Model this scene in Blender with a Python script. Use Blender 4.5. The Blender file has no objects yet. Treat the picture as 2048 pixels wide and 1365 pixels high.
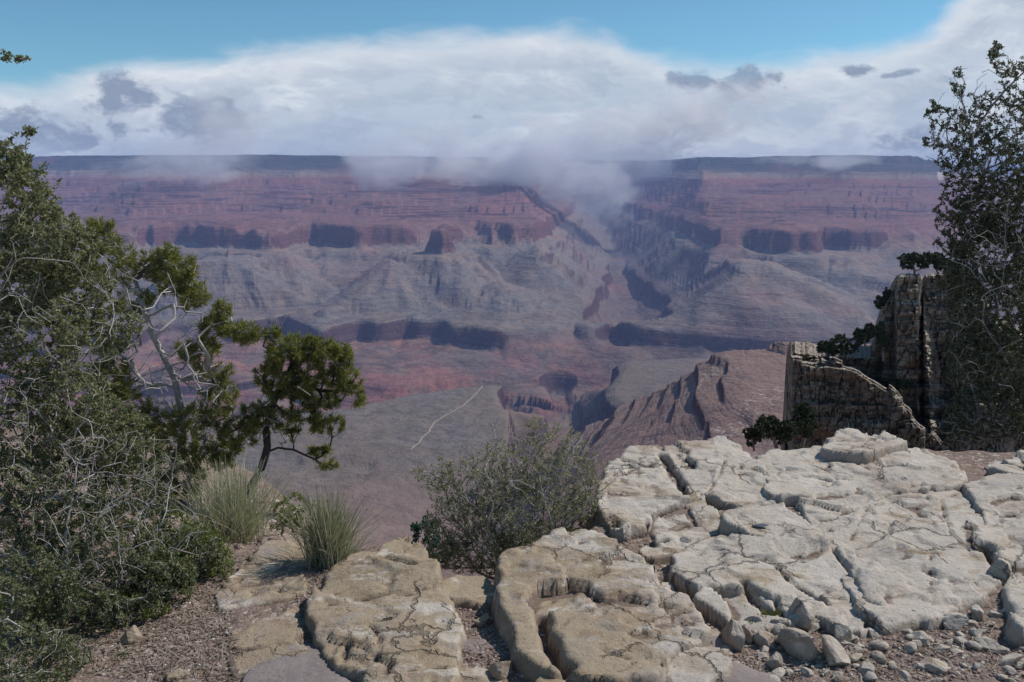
import bpy, math, random
import numpy as np
EXPO = 0.0
CLOUD_LOW = (0.46,0.56,0.66); CLOUD_HIGH = (0.61,0.68,0.77); CLOUD_GREY = (0.36,0.44,0.56); CLOUD_WHITE = (0.86,0.89,0.92)
SCRAP = (0.25,0.31,0.42); SKYTINT = (0.66,1.0,1.02)
HAZE_COL = (0.42,0.56,1.0); HAZE_D = 3.5e-5
C = dict(gorge=(0.085,0.055,0.065),gorge2=(0.10,0.062,0.068),tapeats=(0.105,0.06,0.06),muav=(0.13,0.092,0.085),redwall=(0.16,0.078,0.072),redwall2=(0.19,0.09,0.08),
 supai=(0.14,0.066,0.063),supai2=(0.125,0.062,0.062),hermit=(0.24,0.115,0.10),coco=(0.60,0.48,0.38),kaib2=(0.20,0.17,0.15),kaib=(0.24,0.20,0.165),forest=(0.026,0.052,0.045),
 gslope=(0.14,0.09,0.088),redslope=(0.28,0.135,0.118),redslope2=(0.25,0.15,0.128),tonto=(0.205,0.178,0.16),ba=(0.215,0.187,0.17),ba2=(0.23,0.193,0.172),talus=(0.27,0.175,0.14),
 supslope=(0.22,0.122,0.112),supslope2=(0.21,0.118,0.108),cocotal=(0.26,0.20,0.16),forest2=(0.06,0.068,0.055),redspot=(0.34,0.12,0.10))
MIST_COL = (0.999,0.999,1.0)
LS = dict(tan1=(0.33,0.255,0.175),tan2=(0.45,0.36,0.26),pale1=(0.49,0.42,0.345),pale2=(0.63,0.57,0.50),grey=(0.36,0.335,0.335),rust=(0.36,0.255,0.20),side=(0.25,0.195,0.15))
PATCH1 = (0.23,0.19,0.18); PATCH2 = (0.29,0.24,0.225)
R = math.radians
sc = bpy.context.scene
# ------------------------------------------------------------------ camera
EYE = 1.6
FPX = 1774.0                       # focal length in photo pixels (2048 wide)
PITCH = R(10.77)
cd = bpy.data.cameras.new('camera')
cd.sensor_width = 36.0; cd.lens = FPX / 2048 * 36.0
cd.clip_start = 0.05; cd.clip_end = 200000
cam = bpy.data.objects.new('camera', cd)
sc.collection.objects.link(cam)
cam.location = (0, 0, EYE); cam.rotation_euler = (math.pi/2 - PITCH, 0, 0)
sc.camera = cam
# ------------------------------------------------------------------ light
SUN_AZ = R(66)      # clockwise from the view direction (+Y)
SUN_EL = R(47)
sl = bpy.data.lights.new('sun', 'SUN'); sl.energy = 3.6; sl.angle = R(0.5); sl.color = (1.0, 0.95, 0.88)
so = bpy.data.objects.new('sun', sl); sc.collection.objects.link(so)
so.rotation_euler = (math.pi/2 - SUN_EL, 0, -SUN_AZ + math.pi)
so.location = (0, 0, 50)
sc.view_settings.view_transform = 'Standard'; sc.view_settings.look = 'None'
sc.view_settings.exposure = EXPO; sc.view_settings.gamma = 1
sc.render.engine = 'CYCLES'
cy = sc.cycles
cy.use_denoising = True
try: cy.denoiser = 'OPENIMAGEDENOISE'
except Exception: pass
cy.max_bounces = 10; cy.diffuse_bounces = 3; cy.glossy_bounces = 2; cy.transmission_bounces = 2
cy.volume_bounces = 8; cy.transparent_max_bounces = 8
cy.volume_max_steps = 256

# ------------------------------------------------------------------ node helper
class NT:
    def __init__(s, tree): s.t = tree; s.n = tree.nodes; s.l = tree.links
    def node(s, kind, **kw):
        n = s.n.new(kind)
        for k, v in kw.items(): setattr(n, k, v)
        return n
    def put(s, sock, v):
        if v is None: return
        if isinstance(v, bpy.types.NodeSocket): s.l.new(v, sock)
        else:
            if isinstance(v, (tuple, list)) and len(v) == 3 and sock.type == 'RGBA': v = (*v, 1)
            sock.default_value = v
    def m(s, op, a, b=None, c=None, clamp=False):
        n = s.node('ShaderNodeMath', operation=op, use_clamp=clamp)
        s.put(n.inputs[0], a); s.put(n.inputs[1], b); s.put(n.inputs[2], c)
        return n.outputs[0]
    def vm(s, op, a, b=None, scale=None):
        n = s.node('ShaderNodeVectorMath', operation=op)
        s.put(n.inputs[0], a); s.put(n.inputs[1], b)
        if scale is not None: s.put(n.inputs['Scale'], scale)
        return n.outputs['Value'] if op in ('LENGTH', 'DOT_PRODUCT', 'DISTANCE') else n.outputs[0]
    def noise(s, vec, scale, detail=4, rough=0.55, lac=2.0, dist=0, out=0):
        n = s.node('ShaderNodeTexNoise'); n.noise_dimensions = '3D'
        s.put(n.inputs['Vector'], vec); s.put(n.inputs['Scale'], scale); s.put(n.inputs['Detail'], detail)
        s.put(n.inputs['Roughness'], rough); s.put(n.inputs['Lacunarity'], lac); s.put(n.inputs['Distortion'], dist)
        return n.outputs[out]
    def voro(s, vec, scale, feature='F1', out='Distance', rnd=1.0):
        n = s.node('ShaderNodeTexVoronoi', feature=feature)
        s.put(n.inputs['Vector'], vec); s.put(n.inputs['Scale'], scale); s.put(n.inputs['Randomness'], rnd)
        return n.outputs[out]
    def mix(s, f, a, b, blend='MIX'):
        n = s.node('ShaderNodeMix', data_type='RGBA', blend_type=blend)
        s.put(n.inputs[0], f); s.put(n.inputs[6], a); s.put(n.inputs[7], b)
        return n.outputs[2]
    def ss(s, x, lo, hi, a=0.0, b=1.0):       # smoothstep
        n = s.node('ShaderNodeMapRange', interpolation_type='SMOOTHSTEP')
        s.put(n.inputs[0], x); s.put(n.inputs[1], lo); s.put(n.inputs[2], hi); s.put(n.inputs[3], a); s.put(n.inputs[4], b)
        return n.outputs[0]
    def lin(s, x, lo, hi, a=0.0, b=1.0):
        n = s.node('ShaderNodeMapRange'); n.clamp = True
        s.put(n.inputs[0], x); s.put(n.inputs[1], lo); s.put(n.inputs[2], hi); s.put(n.inputs[3], a); s.put(n.inputs[4], b)
        return n.outputs[0]
    def ramp(s, x, stops, interp='LINEAR'):
        n = s.node('ShaderNodeValToRGB'); cr = n.color_ramp; cr.interpolation = interp
        while len(cr.elements) < len(stops): cr.elements.new(0.5)
        for e, (p, c) in zip(cr.elements, stops): e.position = p; e.color = (*c, 1)
        s.put(n.inputs[0], x); return n.outputs[0]
    def xyz(s, v):
        n = s.node('ShaderNodeSeparateXYZ'); s.put(n.inputs[0], v); return n.outputs
    def comb(s, x, y, z):
        n = s.node('ShaderNodeCombineXYZ'); s.put(n.inputs[0], x); s.put(n.inputs[1], y); s.put(n.inputs[2], z); return n.outputs[0]
    def fcurve(s, x, pts):                    # pts in 0..1
        n = s.node('ShaderNodeFloatCurve'); c = n.mapping.curves[0]
        while len(c.points) < len(pts): c.points.new(0.5, 0.5)
        for p, (a, b) in zip(c.points, pts): p.location = (a, b)
        n.mapping.update(); s.put(n.inputs['Value'], x); return n.outputs[0]

def mat(name):
    mt = bpy.data.materials.new(name); mt.use_nodes = True; mt.node_tree.nodes.clear()
    n = NT(mt.node_tree); out = n.node('ShaderNodeOutputMaterial')
    return mt, n, out
def principled(n, out, color, rough=0.9, bump=None, bstr=0.5, bdist=0.02, spec=0.2, **kw):
    b = n.node('ShaderNodeBsdfPrincipled')
    n.put(b.inputs['Base Color'], color); n.put(b.inputs['Roughness'], rough)
    n.put(b.inputs['Specular IOR Level'], spec)
    for k, v in kw.items(): n.put(b.inputs[k], v)
    if bump is not None:
        bm = n.node('ShaderNodeBump'); n.put(bm.inputs['Height'], bump)
        bm.inputs['Strength'].default_value = bstr; bm.inputs['Distance'].default_value = bdist
        n.l.new(bm.outputs[0], b.inputs['Normal'])
    n.l.new(b.outputs[0], out.inputs['Surface']); return b

# ------------------------------------------------------------------ world sky
# photo pixel -> world direction / point
CT, ST = math.cos(PITCH), math.sin(PITCH)
def ray(px, py):
    u = (px - 1024.0) / FPX; v = -(py - 682.5) / FPX
    return u, CT + v*ST, -ST + v*CT
def atY(px, py, Y):
    x, y, z = ray(px, py); t = Y / y
    return (x*t, Y, EYE + z*t)
def atZ(px, py, z0):
    x, y, z = ray(px, py); t = (z0 - EYE) / z
    return (x*t, y*t, z0)
def azel(px, py):
    x, y, z = ray(px, py); return math.atan2(x, y), z / math.hypot(x, y)

w = bpy.data.worlds.new('World'); sc.world = w; w.use_nodes = True
w.node_tree.nodes.clear(); n = NT(w.node_tree)
wout = n.node('ShaderNodeOutputWorld')
sky = n.node('ShaderNodeTexSky'); sky.sky_type = 'NISHITA'; sky.sun_disc = False
sky.sun_elevation = SUN_EL; sky.sun_rotation = SUN_AZ
sky.altitude = 2100; sky.air_density = 1.0; sky.dust_density = 0.6; sky.ozone_density = 1.6
tc = n.node('ShaderNodeTexCoord'); V = tc.outputs['Generated']
X, Y_, Z = n.xyz(V)[0:3]
az = n.m('ARCTAN2', X, Y_)
hl = n.m('SQRT', n.m('ADD', n.m('MULTIPLY', X, X), n.m('MULTIPLY', Y_, Y_)))
el = n.m('DIVIDE', Z, n.m('MAXIMUM', hl, 0.02))
# upper edge of the big pale cloud sheet as elevation over azimuth
AZ0, AZ1 = -0.75, 0.75; EL1 = 0.32
edge = [(-260,120),(0,168),(120,158),(260,128),(420,108),(560,88),(700,72),(900,62),(1060,56),(1200,64),(1260,88),(1330,112),(1420,120),(1520,116),(1640,104),(1760,80),(1840,52),(1920,-10),(2048,-110),(2300,-170)]
pts = []
for px, py in edge:
    a, e = azel(px, py); pts.append(((a-AZ0)/(AZ1-AZ0), e/EL1))
wn = n.comb(n.m('MULTIPLY', az, 1.0), n.m('MULTIPLY', el, 3.2), 0.0)
n1 = n.noise(wn, 3.0, 5, 0.55, dist=0.3)
n2 = n.noise(wn, 11.0, 6, 0.6, dist=0.5)
ev = n.m('MULTIPLY', n.fcurve(n.m('DIVIDE', n.m('SUBTRACT', az, AZ0), AZ1-AZ0, clamp=True), pts), EL1)
d = n.m('SUBTRACT', ev, el)
d = n.m('ADD', d, n.m('MULTIPLY', n.m('SUBTRACT', n1, 0.5), 0.03))
d = n.m('ADD', d, n.m('MULTIPLY', n.m('SUBTRACT', n2, 0.5), 0.04))
mask = n.ss(d, -0.010, 0.022)
# streaky tone inside the sheet
st = n.noise(n.comb(n.m('MULTIPLY', az, 2.2), n.m('MULTIPLY', n.m('ADD', el, n.m('MULTIPLY', az, 0.10)), 13.0), 3.1), 2.0, 6, 0.6, dist=0.6)
st = n.ss(st, 0.38, 0.62)
bv = n.comb(n.m('MULTIPLY', az, 1.0), n.m('MULTIPLY', el, 2.1), 1.7)
bw = n.noise(bv, 3.0, 3, 0.5, out=1)
bv2 = n.vm('ADD', bv, n.vm('SCALE', bw, None, 0.22))
bil = n.noise(bv2, 7.5, 9, 0.64)
bil2 = n.noise(n.vm('ADD', bv2, (0.012, -0.03, 0.0)), 7.5, 5, 0.60)      # offset copy gives a lit and a shaded side
rel = n.lin(n.m('SUBTRACT', bil, bil2), -0.10, 0.10)
lowk = n.lin(el, -0.02, 0.17)
ccol = n.mix(lowk, CLOUD_LOW, CLOUD_HIGH)
ccol = n.mix(n.m('MULTIPLY', n.ss(bil, 0.44, 0.60), 0.75), ccol, CLOUD_WHITE)
ccol = n.mix(n.m('MULTIPLY', st, 0.38), ccol, CLOUD_GREY)
ccol = n.mix(n.m('MULTIPLY', n.ss(rel, 0.35, 0.85), 0.45), ccol, CLOUD_GREY)
ccol = n.mix(n.m('MULTIPLY', n.ss(d, 0.045, 0.012), 0.45), ccol, CLOUD_WHITE)
# grey ragged cloud scraps floating in front of the sheet: (px, py, rx, ry, tilt, strength)
scraps = [(245,195,66,44,-0.1,1.0),(232,250,34,50,0.3,0.7),(60,255,110,40,0.1,0.75),(160,275,90,40,0,.7),(410,240,140,50,-0.15,0.85),(560,240,70,28,0,0.35),
          (1400,155,80,26,0.05,0.8),(1500,165,85,36,-0.1,0.9),(1450,188,120,18,0,0.55),(1712,143,38,13,0,0.8),(1800,148,60,9,-0.15,0.6),(1740,190,45,7,0.1,0.35),
          (900,115,36,12,-0.2,0.6),(1090,95,110,30,-0.1,0.4),(1180,125,90,20,0.15,0.35),(960,228,30,14,-0.3,0.5),(1085,236,22,9,0.2,0.4),(1010,232,22,9,0.2,0.3),(1380,210,45,10,0.1,0.4),(1810,280,85,34,-0.1,0.6),(1910,160,50,14,0.1,0.4)]
nn = n.noise(n.comb(n.m('MULTIPLY', az, 1.0), n.m('MULTIPLY', el, 1.6), 7.7), 22.0, 8, 0.62, dist=0.25)
tot = None
for px, py, rx, ry, tl, stg in scraps:
    a, e = azel(px, py); ca, sa = math.cos(tl), math.sin(tl)
    dx = n.m('SUBTRACT', az, a); dy = n.m('SUBTRACT', el, e)
    u = n.m('ADD', n.m('MULTIPLY', dx, ca*FPX/rx), n.m('MULTIPLY', dy, -sa*FPX/rx))
    v = n.m('ADD', n.m('MULTIPLY', dx, sa*FPX/ry), n.m('MULTIPLY', dy, ca*FPX/ry))
    q = n.m('ADD', n.m('MULTIPLY', u, u), n.m('MULTIPLY', v, v))
    g = n.m('MULTIPLY', n.m('EXPONENT', n.m('MULTIPLY', q, -0.8)), stg)
    tot = g if tot is None else n.m('MAXIMUM', tot, g)
sm = n.m('ADD', tot, n.m('MULTIPLY', n.m('SUBTRACT', nn, 0.5), 2.0))
sm = n.ss(sm, 0.42, 0.74)
sm = n.m('MULTIPLY', sm, n.ss(tot, 0.05, 0.35))
ccol2 = n.mix(n.m('MULTIPLY', sm, 0.92), ccol, n.mix(n.ss(nn, 0.52, 0.75), SCRAP, CLOUD_LOW))
full = n.m('MAXIMUM', mask, n.m('MULTIPLY', sm, 0.85))
bs = n.node('ShaderNodeBackground'); bs.inputs['Strength'].default_value = 0.1
n.l.new(n.mix(1.0, sky.outputs[0], SKYTINT, 'MULTIPLY'), bs.inputs[0])
bc = n.node('ShaderNodeBackground'); n.l.new(ccol2, bc.inputs[0]); bc.inputs['Strength'].default_value = 1.0
ms = n.node('ShaderNodeMixShader'); n.l.new(full, ms.inputs[0]); n.l.new(bs.outputs[0], ms.inputs[1]); n.l.new(bc.outputs[0], ms.inputs[2])
n.l.new(ms.outputs[0], wout.inputs['Surface'])

# ------------------------------------------------------------------ numpy noise
def _h(ix, iy, seed):
    h = (ix.astype(np.uint32)*np.uint32(374761393) + iy.astype(np.uint32)*np.uint32(668265263) + np.uint32((seed*2246822519) & 0xffffffff))
    h = (h ^ (h >> np.uint32(13))) * np.uint32(1274126177)
    return h ^ (h >> np.uint32(16))
def gn(x, y, seed=0):                                   # 2-D gradient noise, about -1..1
    x = np.asarray(x, dtype=np.float32); y = np.asarray(y, dtype=np.float32)
    xi = np.floor(x); yi = np.floor(y); fx = x-xi; fy = y-yi
    xi = xi.astype(np.int32); yi = yi.astype(np.int32)
    u = fx*fx*fx*(fx*(fx*6-15)+10); v = fy*fy*fy*(fy*(fy*6-15)+10)
    def g(dx, dy):
        a = (_h(xi+dx, yi+dy, seed) & np.uint32(1023)).astype(np.float32)*np.float32(2*math.pi/1024)
        return np.cos(a)*(fx-dx) + np.sin(a)*(fy-dy)
    return ((g(0,0)*(1-u)+g(1,0)*u)*(1-v) + (g(0,1)*(1-u)+g(1,1)*u)*v)*1.45
def fbm(x, y, seed, octv, gain=0.5, lac=2.03):
    r = 0; a = 1.0; f = 1.0
    for k in range(octv):
        r = r + a*gn(x*f+k*17.3, y*f-k*9.1, seed+k); a *= gain; f *= lac
    return r
def ridged(x, y, seed, octv, gain=0.5, lac=2.07):       # 0..1ish, sharp ridges at high values
    r = 0; a = 1.0; f = 1.0; tot = 0
    for k in range(octv):
        r = r + a*(1-np.abs(gn(x*f+k*11.3, y*f-k*5.1, seed+k))*1.6); tot += a; a *= gain; f *= lac
    return r/tot
def sstep(x, a, b):
    t = np.clip((x-a)/(b-a), 0, 1); return t*t*(3-2*t)

# ------------------------------------------------------------------ object helpers
def mesh_obj(name, verts, faces, material=None, parent=None, smooth=True, colors=None, sizes=None):
    """verts (N,3) array, faces (M,k) array (or flat loops with sizes)"""
    me = bpy.data.meshes.new(name)
    verts = np.asarray(verts, dtype=np.float32); N = len(verts)
    me.vertices.add(N); me.vertices.foreach_set('co', verts.ravel())
    if sizes is None:
        faces = np.asarray(faces, dtype=np.int32); k = faces.shape[1]
        M = len(faces); tot = np.full(M, k, dtype=np.int32); fl = faces.ravel()
    else:
        tot = np.asarray(sizes, dtype=np.int32); fl = np.asarray(faces, dtype=np.int32); M = len(tot)
    me.loops.add(len(fl)); me.loops.foreach_set('vertex_index', fl)
    me.polygons.add(M)
    st = np.zeros(M, dtype=np.int32); st[1:] = np.cumsum(tot)[:-1]
    me.polygons.foreach_set('loop_start', st)
    try: me.polygons.foreach_set('loop_total', tot)
    except Exception: pass
    me.polygons.foreach_set('use_smooth', np.full(M, bool(smooth)))
    me.update(calc_edges=True)
    if colors is not None:
        for nm, arr in colors.items():
            at = me.attributes.new(nm, 'FLOAT', 'POINT'); at.data.foreach_set('value', np.asarray(arr, dtype=np.float32).ravel())
    if material: me.materials.append(material)
    o = bpy.data.objects.new(name, me); sc.collection.objects.link(o)
    if parent is not None: o.parent = parent
    return o
def tag(o, label=None, cat=None, group=None, kind=None):
    if label: o['label'] = label
    if cat: o['category'] = cat
    if group: o['group'] = group
    if kind: o['kind'] = kind
    return o
def empty(name, loc=(0,0,0)):
    o = bpy.data.objects.new(name, None); sc.collection.objects.link(o); o.location = loc
    o.empty_display_size = 0.1
    return o
def grid_faces(nr, nc):
    i = np.arange(nr*nc, dtype=np.int32).reshape(nr, nc)
    return np.stack([i[:-1,:-1].ravel(), i[:-1,1:].ravel(), i[1:,1:].ravel(), i[1:,:-1].ravel()], 1)

# ------------------------------------------------------------------ canyon terrain
# Each line below is one geological break of slope seen across the canyon: (photo x, photo y, distance m)
def L(*p): return [(a, b, c, None) for a, b, c in p]
def LZ(*p): return [(a, None, c, z) for a, c, z in p]
LINES = [
 LZ((-400,46000,280),(2450,46000,280)),
 L((-400,320,13500),(80,311,13500),(550,309,13500),(700,312,13600),(1130,316,14000),(1390,316,13000),(1600,311,12600),(1830,313,12300),(1885,330,12000),(1930,362,11500),(1990,400,11000),(2100,430,10800),(2450,440,10800)),
 L((-400,345,12700),(80,336,12700),(700,337,12700),(1130,338,13000),(1390,340,12000),(1840,342,11300),(1930,385,10800),(2450,450,10000)),
 L((-400,370,11200),(80,364,11200),(700,362,11200),(1100,366,11500),(1390,380,10300),(1840,384,10000),(2450,460,9700)),
 L((-400,420,9300),(400,410,9300),(700,405,9300),(1100,412,9700),(1390,412,9100),(1840,414,9000),(2450,470,9000)),
 L((-400,470,7800),(100,465,7700),(400,458,7600),(560,452,7500),(800,452,7500),(1080,462,7700),(1200,465,8400),(1350,456,7900),(1600,458,7800),(1850,455,7900),(2450,480,7900)),
 L((-400,520,7100),(100,515,7100),(400,515,7000),(560,500,7050),(800,520,7000),(1080,505,7100),(1200,510,7600),(1350,500,7300),(1600,500,7350),(1850,495,7400),(2450,510,7400)),
 L((-400,620,6200),(500,610,6200),(700,600,6300),(1000,603,6300),(1200,600,6400),(1350,612,6400),(1850,622,6350),(2450,625,6350)),
 L((-400,650,6000),(500,635,6000),(620,612,6100),(900,632,6050),(1130,628,6100),(1250,630,6100),(1400,633,6100),(1850,632,6150),(2450,635,6150)),
 L((-400,690,5850),(500,675,5850),(900,680,5850),(1130,680,5850),(1250,690,5850),(1400,665,5950),(1850,660,5950),(2450,665,5950)),
 L((-400,760,5450),(500,740,5450),(900,745,5450),(1130,750,5400),(1250,740,5400),(1400,700,5600),(1850,700,5600),(2450,700,5600)),
 L((-400,820,5150),(700,806,5180),(1000,812,5150),(1130,826,5050),(1200,790,5150),(1300,750,5300),(2450,750,5300)),
 L((-400,950,3500),(0,932,3600),(500,900,3800),(690,876,4000),(980,850,4300),(1120,850,4300),(1180,790,4700),(1300,765,4800),(2450,760,4800)),
 LZ((-400,3000,-930),(0,3150,-935),(300,3250,-938),(500,3350,-940),(690,3500,-942),(900,3860,-944),(980,3980,-944),(1040,3860,-950),(1120,4000,-950),(1180,4350,-950),(1240,4450,-948),(1340,4500,-945),(2450,4600,-945)),
 LZ((-400,2800,-915),(980,3000,-950),(1060,2950,-950),(1140,2900,-960),(1240,2600,-900),(1350,2200,-780),(1480,2050,-700),(2450,1950,-650)),
 L((-400,1010,2300),(0,1010,2300),(600,1045,2300),(900,1055,2300),(1000,1010,2300),(1080,900,2250),(1180,832,2100),(1290,800,1850),(1350,752,1700),(1400,702,1620),(1480,682,1600),(1640,684,1550),(2450,680,1500)),
 L((-400,1000,1500),(0,1000,1500),(600,1120,1500),(900,1170,1500),(1060,1060,1550),(1180,905,1500),(1290,895,1300),(1400,880,1150),(1600,880,1050),(2450,870,1000)),
 L((-400,850,420),(0,860,400),(300,880,360),(440,915,320),(520,955,290),(580,985,280),(620,1040,280),(650,1120,290),(800,1220,290),(1000,1250,350),(1400,1250,400),(2450,1200,400)),
 L((-400,1000,110),(0,990,110),(300,985,110),(440,1020,110),(540,1080,110),(600,1180,110),(760,1290,110),(900,1330,110),(1400,1420,110),(2450,1420,110)),
 L((-400,1250,22),(480,1260,22),(680,1420,22),(760,1500,22),(2450,1560,22)),
 L((-400,1500,8),(2450,1650,8)),
]
S0, S1, NC = -0.80, 0.80, 1500
s_ax = np.linspace(S0, S1, NC)
LY = []; LZv = []
for ln in LINES:
    ss_, yy, zz = [], [], []
    for px, py, Yd, zv in ln:
        if zv is None:
            x, y, z = atY(px, py, Yd)
        else:
            z = zv; y = Yd
            dep = (EYE - z) / Yd                          # solve pixel column by iteration
            v = 0.0
            for _ in range(12):
                v = (ST - dep*CT) / (CT + dep*ST)
            x = (px-1024)/FPX * y/(CT+v*ST)
        ss_.append(x/y); yy.append(y); zz.append(z)
    LY.append(np.interp(s_ax, ss_, yy)); LZv.append(np.interp(s_ax, ss_, zz))
LY = np.array(LY)[::-1]; LZv = np.array(LZv)[::-1]       # near -> far
gk = np.exp(-0.5*(np.arange(-90,91)/28.0)**2); gk /= gk.sum()
def lsm(a): return np.convolve(np.pad(a, 90, mode='edge'), gk, 'valid')
for k in range(8):
    LY[k] = lsm(LY[k]); LZv[k] = lsm(LZv[k])
for k in range(1, len(LY)): LY[k] = np.maximum(LY[k], LY[k-1]+1)
# terrace mapping: smooth height -> stepped height (cliffs and benches)
TP = [(-1600,-1500),(-1450,-1455),(-1345,-1350),(-1320,-1262),(-1200,-1205),(-1190,-1170),(-1115,-1135),(-1005,-1075),(-985,-958),(-975,-952),(-905,-930),(-862,-878),(-700,-700),(-660,-655),(-648,-628),(-545,-608),(-515,-440),(-480,-428),(-405,-405)]
zz_ = -405.0; out_ = -405.0
for k in range(5):
    TP += [(zz_+50, out_+17), (zz_+52, out_+57)]; zz_ += 57; out_ += 58.5
TP += [(-120,-105),(-70,-68),(-52,-60),(-18,38),(20,58),(95,100),(105,128),(150,148),(160,185),(205,205),(215,238),(300,285),(400,300)]
TP = sorted(TP); tpx = np.array([a for a, b in TP], float); tpz = np.maximum.accumulate(np.array([b for a, b in TP], float)) + np.arange(len(TP))*1e-3
LZv[8:] = np.interp(LZv[8:], tpz, tpx)
def dip(x, y): return 22*gn(x/9000.0, y/9000.0, 77) + np.clip(x, 0, 6000)*0.006
# carved side canyons: centre line (photo x, y, floor z), wall slope, power
def cpath(*p): return [atZ(a, b, c) for a, b, c in p]
CARVES = [
 (cpath((1262,700,-1230),(1258,640,-1160),(1240,565,-1060),(1225,520,-1000),(1212,480,-930),(1195,448,-880),(1180,432,-820)) , 0.85, 70, 1200),
 (cpath((1110,800,-1300),(1120,860,-1270),(1120,930,-1235),(1180,960,-1215),(1260,960,-1190),(1400,930,-1150)), 1.15, 40, 500),
 (cpath((1120,930,-1235),(1108,1000,-1180),(1098,1090,-1100)), 1.3, 20, 300),
]
CARVED = 0
def carve(x, y, S):
    global CARVED
    S0_ = S
    for path, k, w0, rng in CARVES:
        best = np.full(x.shape, 1e9, dtype=np.float32); fz = np.zeros(x.shape, dtype=np.float32)
        for (x0,y0,z0),(x1,y1,z1) in zip(path[:-1], path[1:]):
            dx, dy = x1-x0, y1-y0; L2 = dx*dx+dy*dy
            t = np.clip(((x-x0)*dx+(y-y0)*dy)/L2, 0, 1)
            d_ = np.hypot(x-(x0+t*dx), y-(y0+t*dy)); m_ = d_ < best
            best = np.where(m_, d_, best); fz = np.where(m_, z0+t*(z1-z0), fz)
        cap = fz + np.maximum(best-w0, 0)*k
        S = np.where(cap < S, cap + (S-cap)*0.04, S)
    CARVED = sstep(S0_-S, 5, 80)
    return S
NF = 2600
# fine distance axis: denser where far cliffs stand
ya = np.concatenate([np.geomspace(7, 1000, 420, endpoint=False), np.geomspace(1000, 15000, 2000, endpoint=False), np.geomspace(15000, 46000, 180)])
NF = len(ya)
YY = np.repeat(ya[:,None], NC, 1).astype(np.float32); XX = (YY * s_ax[None,:]).astype(np.float32)
def smooth_amp(Y): return sstep(Y, 4300, 5600)
A_far = sstep(YY, 4700, 5700)
wl = np.clip(YY, 200, None)
S00 = np.empty((NF, NC), dtype=np.float32)
for j in range(NC): S00[:, j] = np.interp(ya, LY[:, j], LZv[:, j])
rwm = sstep(S00, -690, -600)*(1-sstep(S00, -420, -330)) + (1-sstep(S00, -975, -930))
warpY = A_far*(760*fbm(XX/2100, YY/4200, 5, 3) + 420*rwm*gn(XX/1000+3, YY/2600, 6) + (35+175*np.clip(rwm, 0, 1))*fbm(XX/640, YY/1000, 15, 4, 0.46)) * (1-sstep(YY, 12300, 13200)*0.85)
warpY = warpY + (1-A_far)*sstep(YY, 1200, 2500)*45*fbm(XX/420, YY/420, 25, 4)
warpX = A_far*(260*fbm(XX/1800, YY/1800, 35, 3))
Yw = np.clip(YY + warpY, 7, 45900); sw = np.clip((XX+warpX)/YY, S0, S1)
# evaluate the control surface at warped coordinates
ci = (sw - S0)/(S1-S0)*(NC-1); c0 = np.clip(np.floor(ci).astype(np.int32), 0, NC-2); cf = (ci-c0).astype(np.float32)
Sf = np.zeros((NF, NC), dtype=np.float32)
base = np.zeros((NF, NC), dtype=np.float32)
# base surface sampled regularly, then bilinear lookup
for j in range(NC): base[:, j] = np.interp(ya, LY[:, j], LZv[:, j])
kb = np.array([1,2,3,2,1], dtype=np.float32); kb /= kb.sum()
base = sum(kb[q]*np.roll(base, q-2, 1) for q in range(5))
lr = np.interp(Yw, ya, np.arange(NF)).astype(np.float32); r0 = np.clip(np.floor(lr).astype(np.int32), 0, NF-2); rf = lr-r0
def lk(r, c): return base[r, c]
Sf = (lk(r0,c0)*(1-cf)+lk(r0,c0+1)*cf)*(1-rf) + (lk(r0+1,c0)*(1-cf)+lk(r0+1,c0+1)*cf)*rf
# ridges and gullies
rg = ridged(XX/1900+0.3*gn(XX/900, YY/900, 3), YY/3200, 41, 4, 0.45) - 0.62
rg2 = ridged(XX/480, YY/420, 51, 5, 0.5) - 0.62
rimk = 1-sstep(YY, 12600, 13200)
Sf = Sf + A_far*rimk*((90+110*(1-sstep(Sf,-600,-450)))*rg + (1+9*(1-sstep(Sf,-600,-450)))*rg2)
nearA = (1-A_far)
flat = 1-sstep(np.abs(Sf+945), 10, 60)
Sf = Sf + nearA*(1-0.9*flat)*sstep(YY, 500, 2000)*(9*fbm(XX/260, YY/260, 67, 4) + 6*rg)
Sf = Sf + nearA*flat*4*fbm(XX/260, YY/260, 61, 3)
Sf = Sf + (1-sstep(YY, 400, 1500))*(0.006*YY*fbm(XX/45.0, YY/45.0, 71, 4))
# gorge walls: sharp spurs
gw = (1-sstep(np.abs(Sf+1180), 120, 230))
Sf = Sf + gw*sstep(YY, 2500, 4000)*110*(ridged(XX/420, YY/600, 81, 5, 0.55)-0.6)
PEAKS = [(455,492,6650,0.55,0),(1490,500,6420,0.42,0),(560,500,6900,0.45,0),(1560,430,7600,0.5,0),(880,470,7000,0.6,0),(1700,560,6500,0.35,0),(1000,560,6500,0.3,0),(780,520,6700,0.45,0)]
for px, py, Yd, k, _q in PEAKS:
    x0, y0, z0 = atY(px, py, Yd)
    ex = XX-x0; ey = YY-y0; dd = np.hypot(ex, ey*0.8)
    an = np.arctan2(ey, ex)
    dd = dd*(1+0.30*gn(an*1.3+px, dd/900+px, 7)+0.16*gn(an*3.5+px, dd/300, 9))
    pk = z0 - k*np.maximum(dd-_q, 0)
    Sf = np.where((pk > Sf) & (dd < 1600), pk, Sf)
Sf = carve(XX+90*fbm(XX/900, YY/900, 91, 4, 0.42), YY+90*fbm(XX/900+9, YY/900, 95, 4, 0.42), Sf)
DP = dip(XX, YY)
ZT = np.interp(Sf + DP, tpx, tpz).astype(np.float32) - DP
Sb = Sf
keepm = 0.30 + 0.70*sstep(fbm(XX/750+5, YY/1500, 143, 4), -0.42, -0.05)      # talus buries parts of the cliffs
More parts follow.
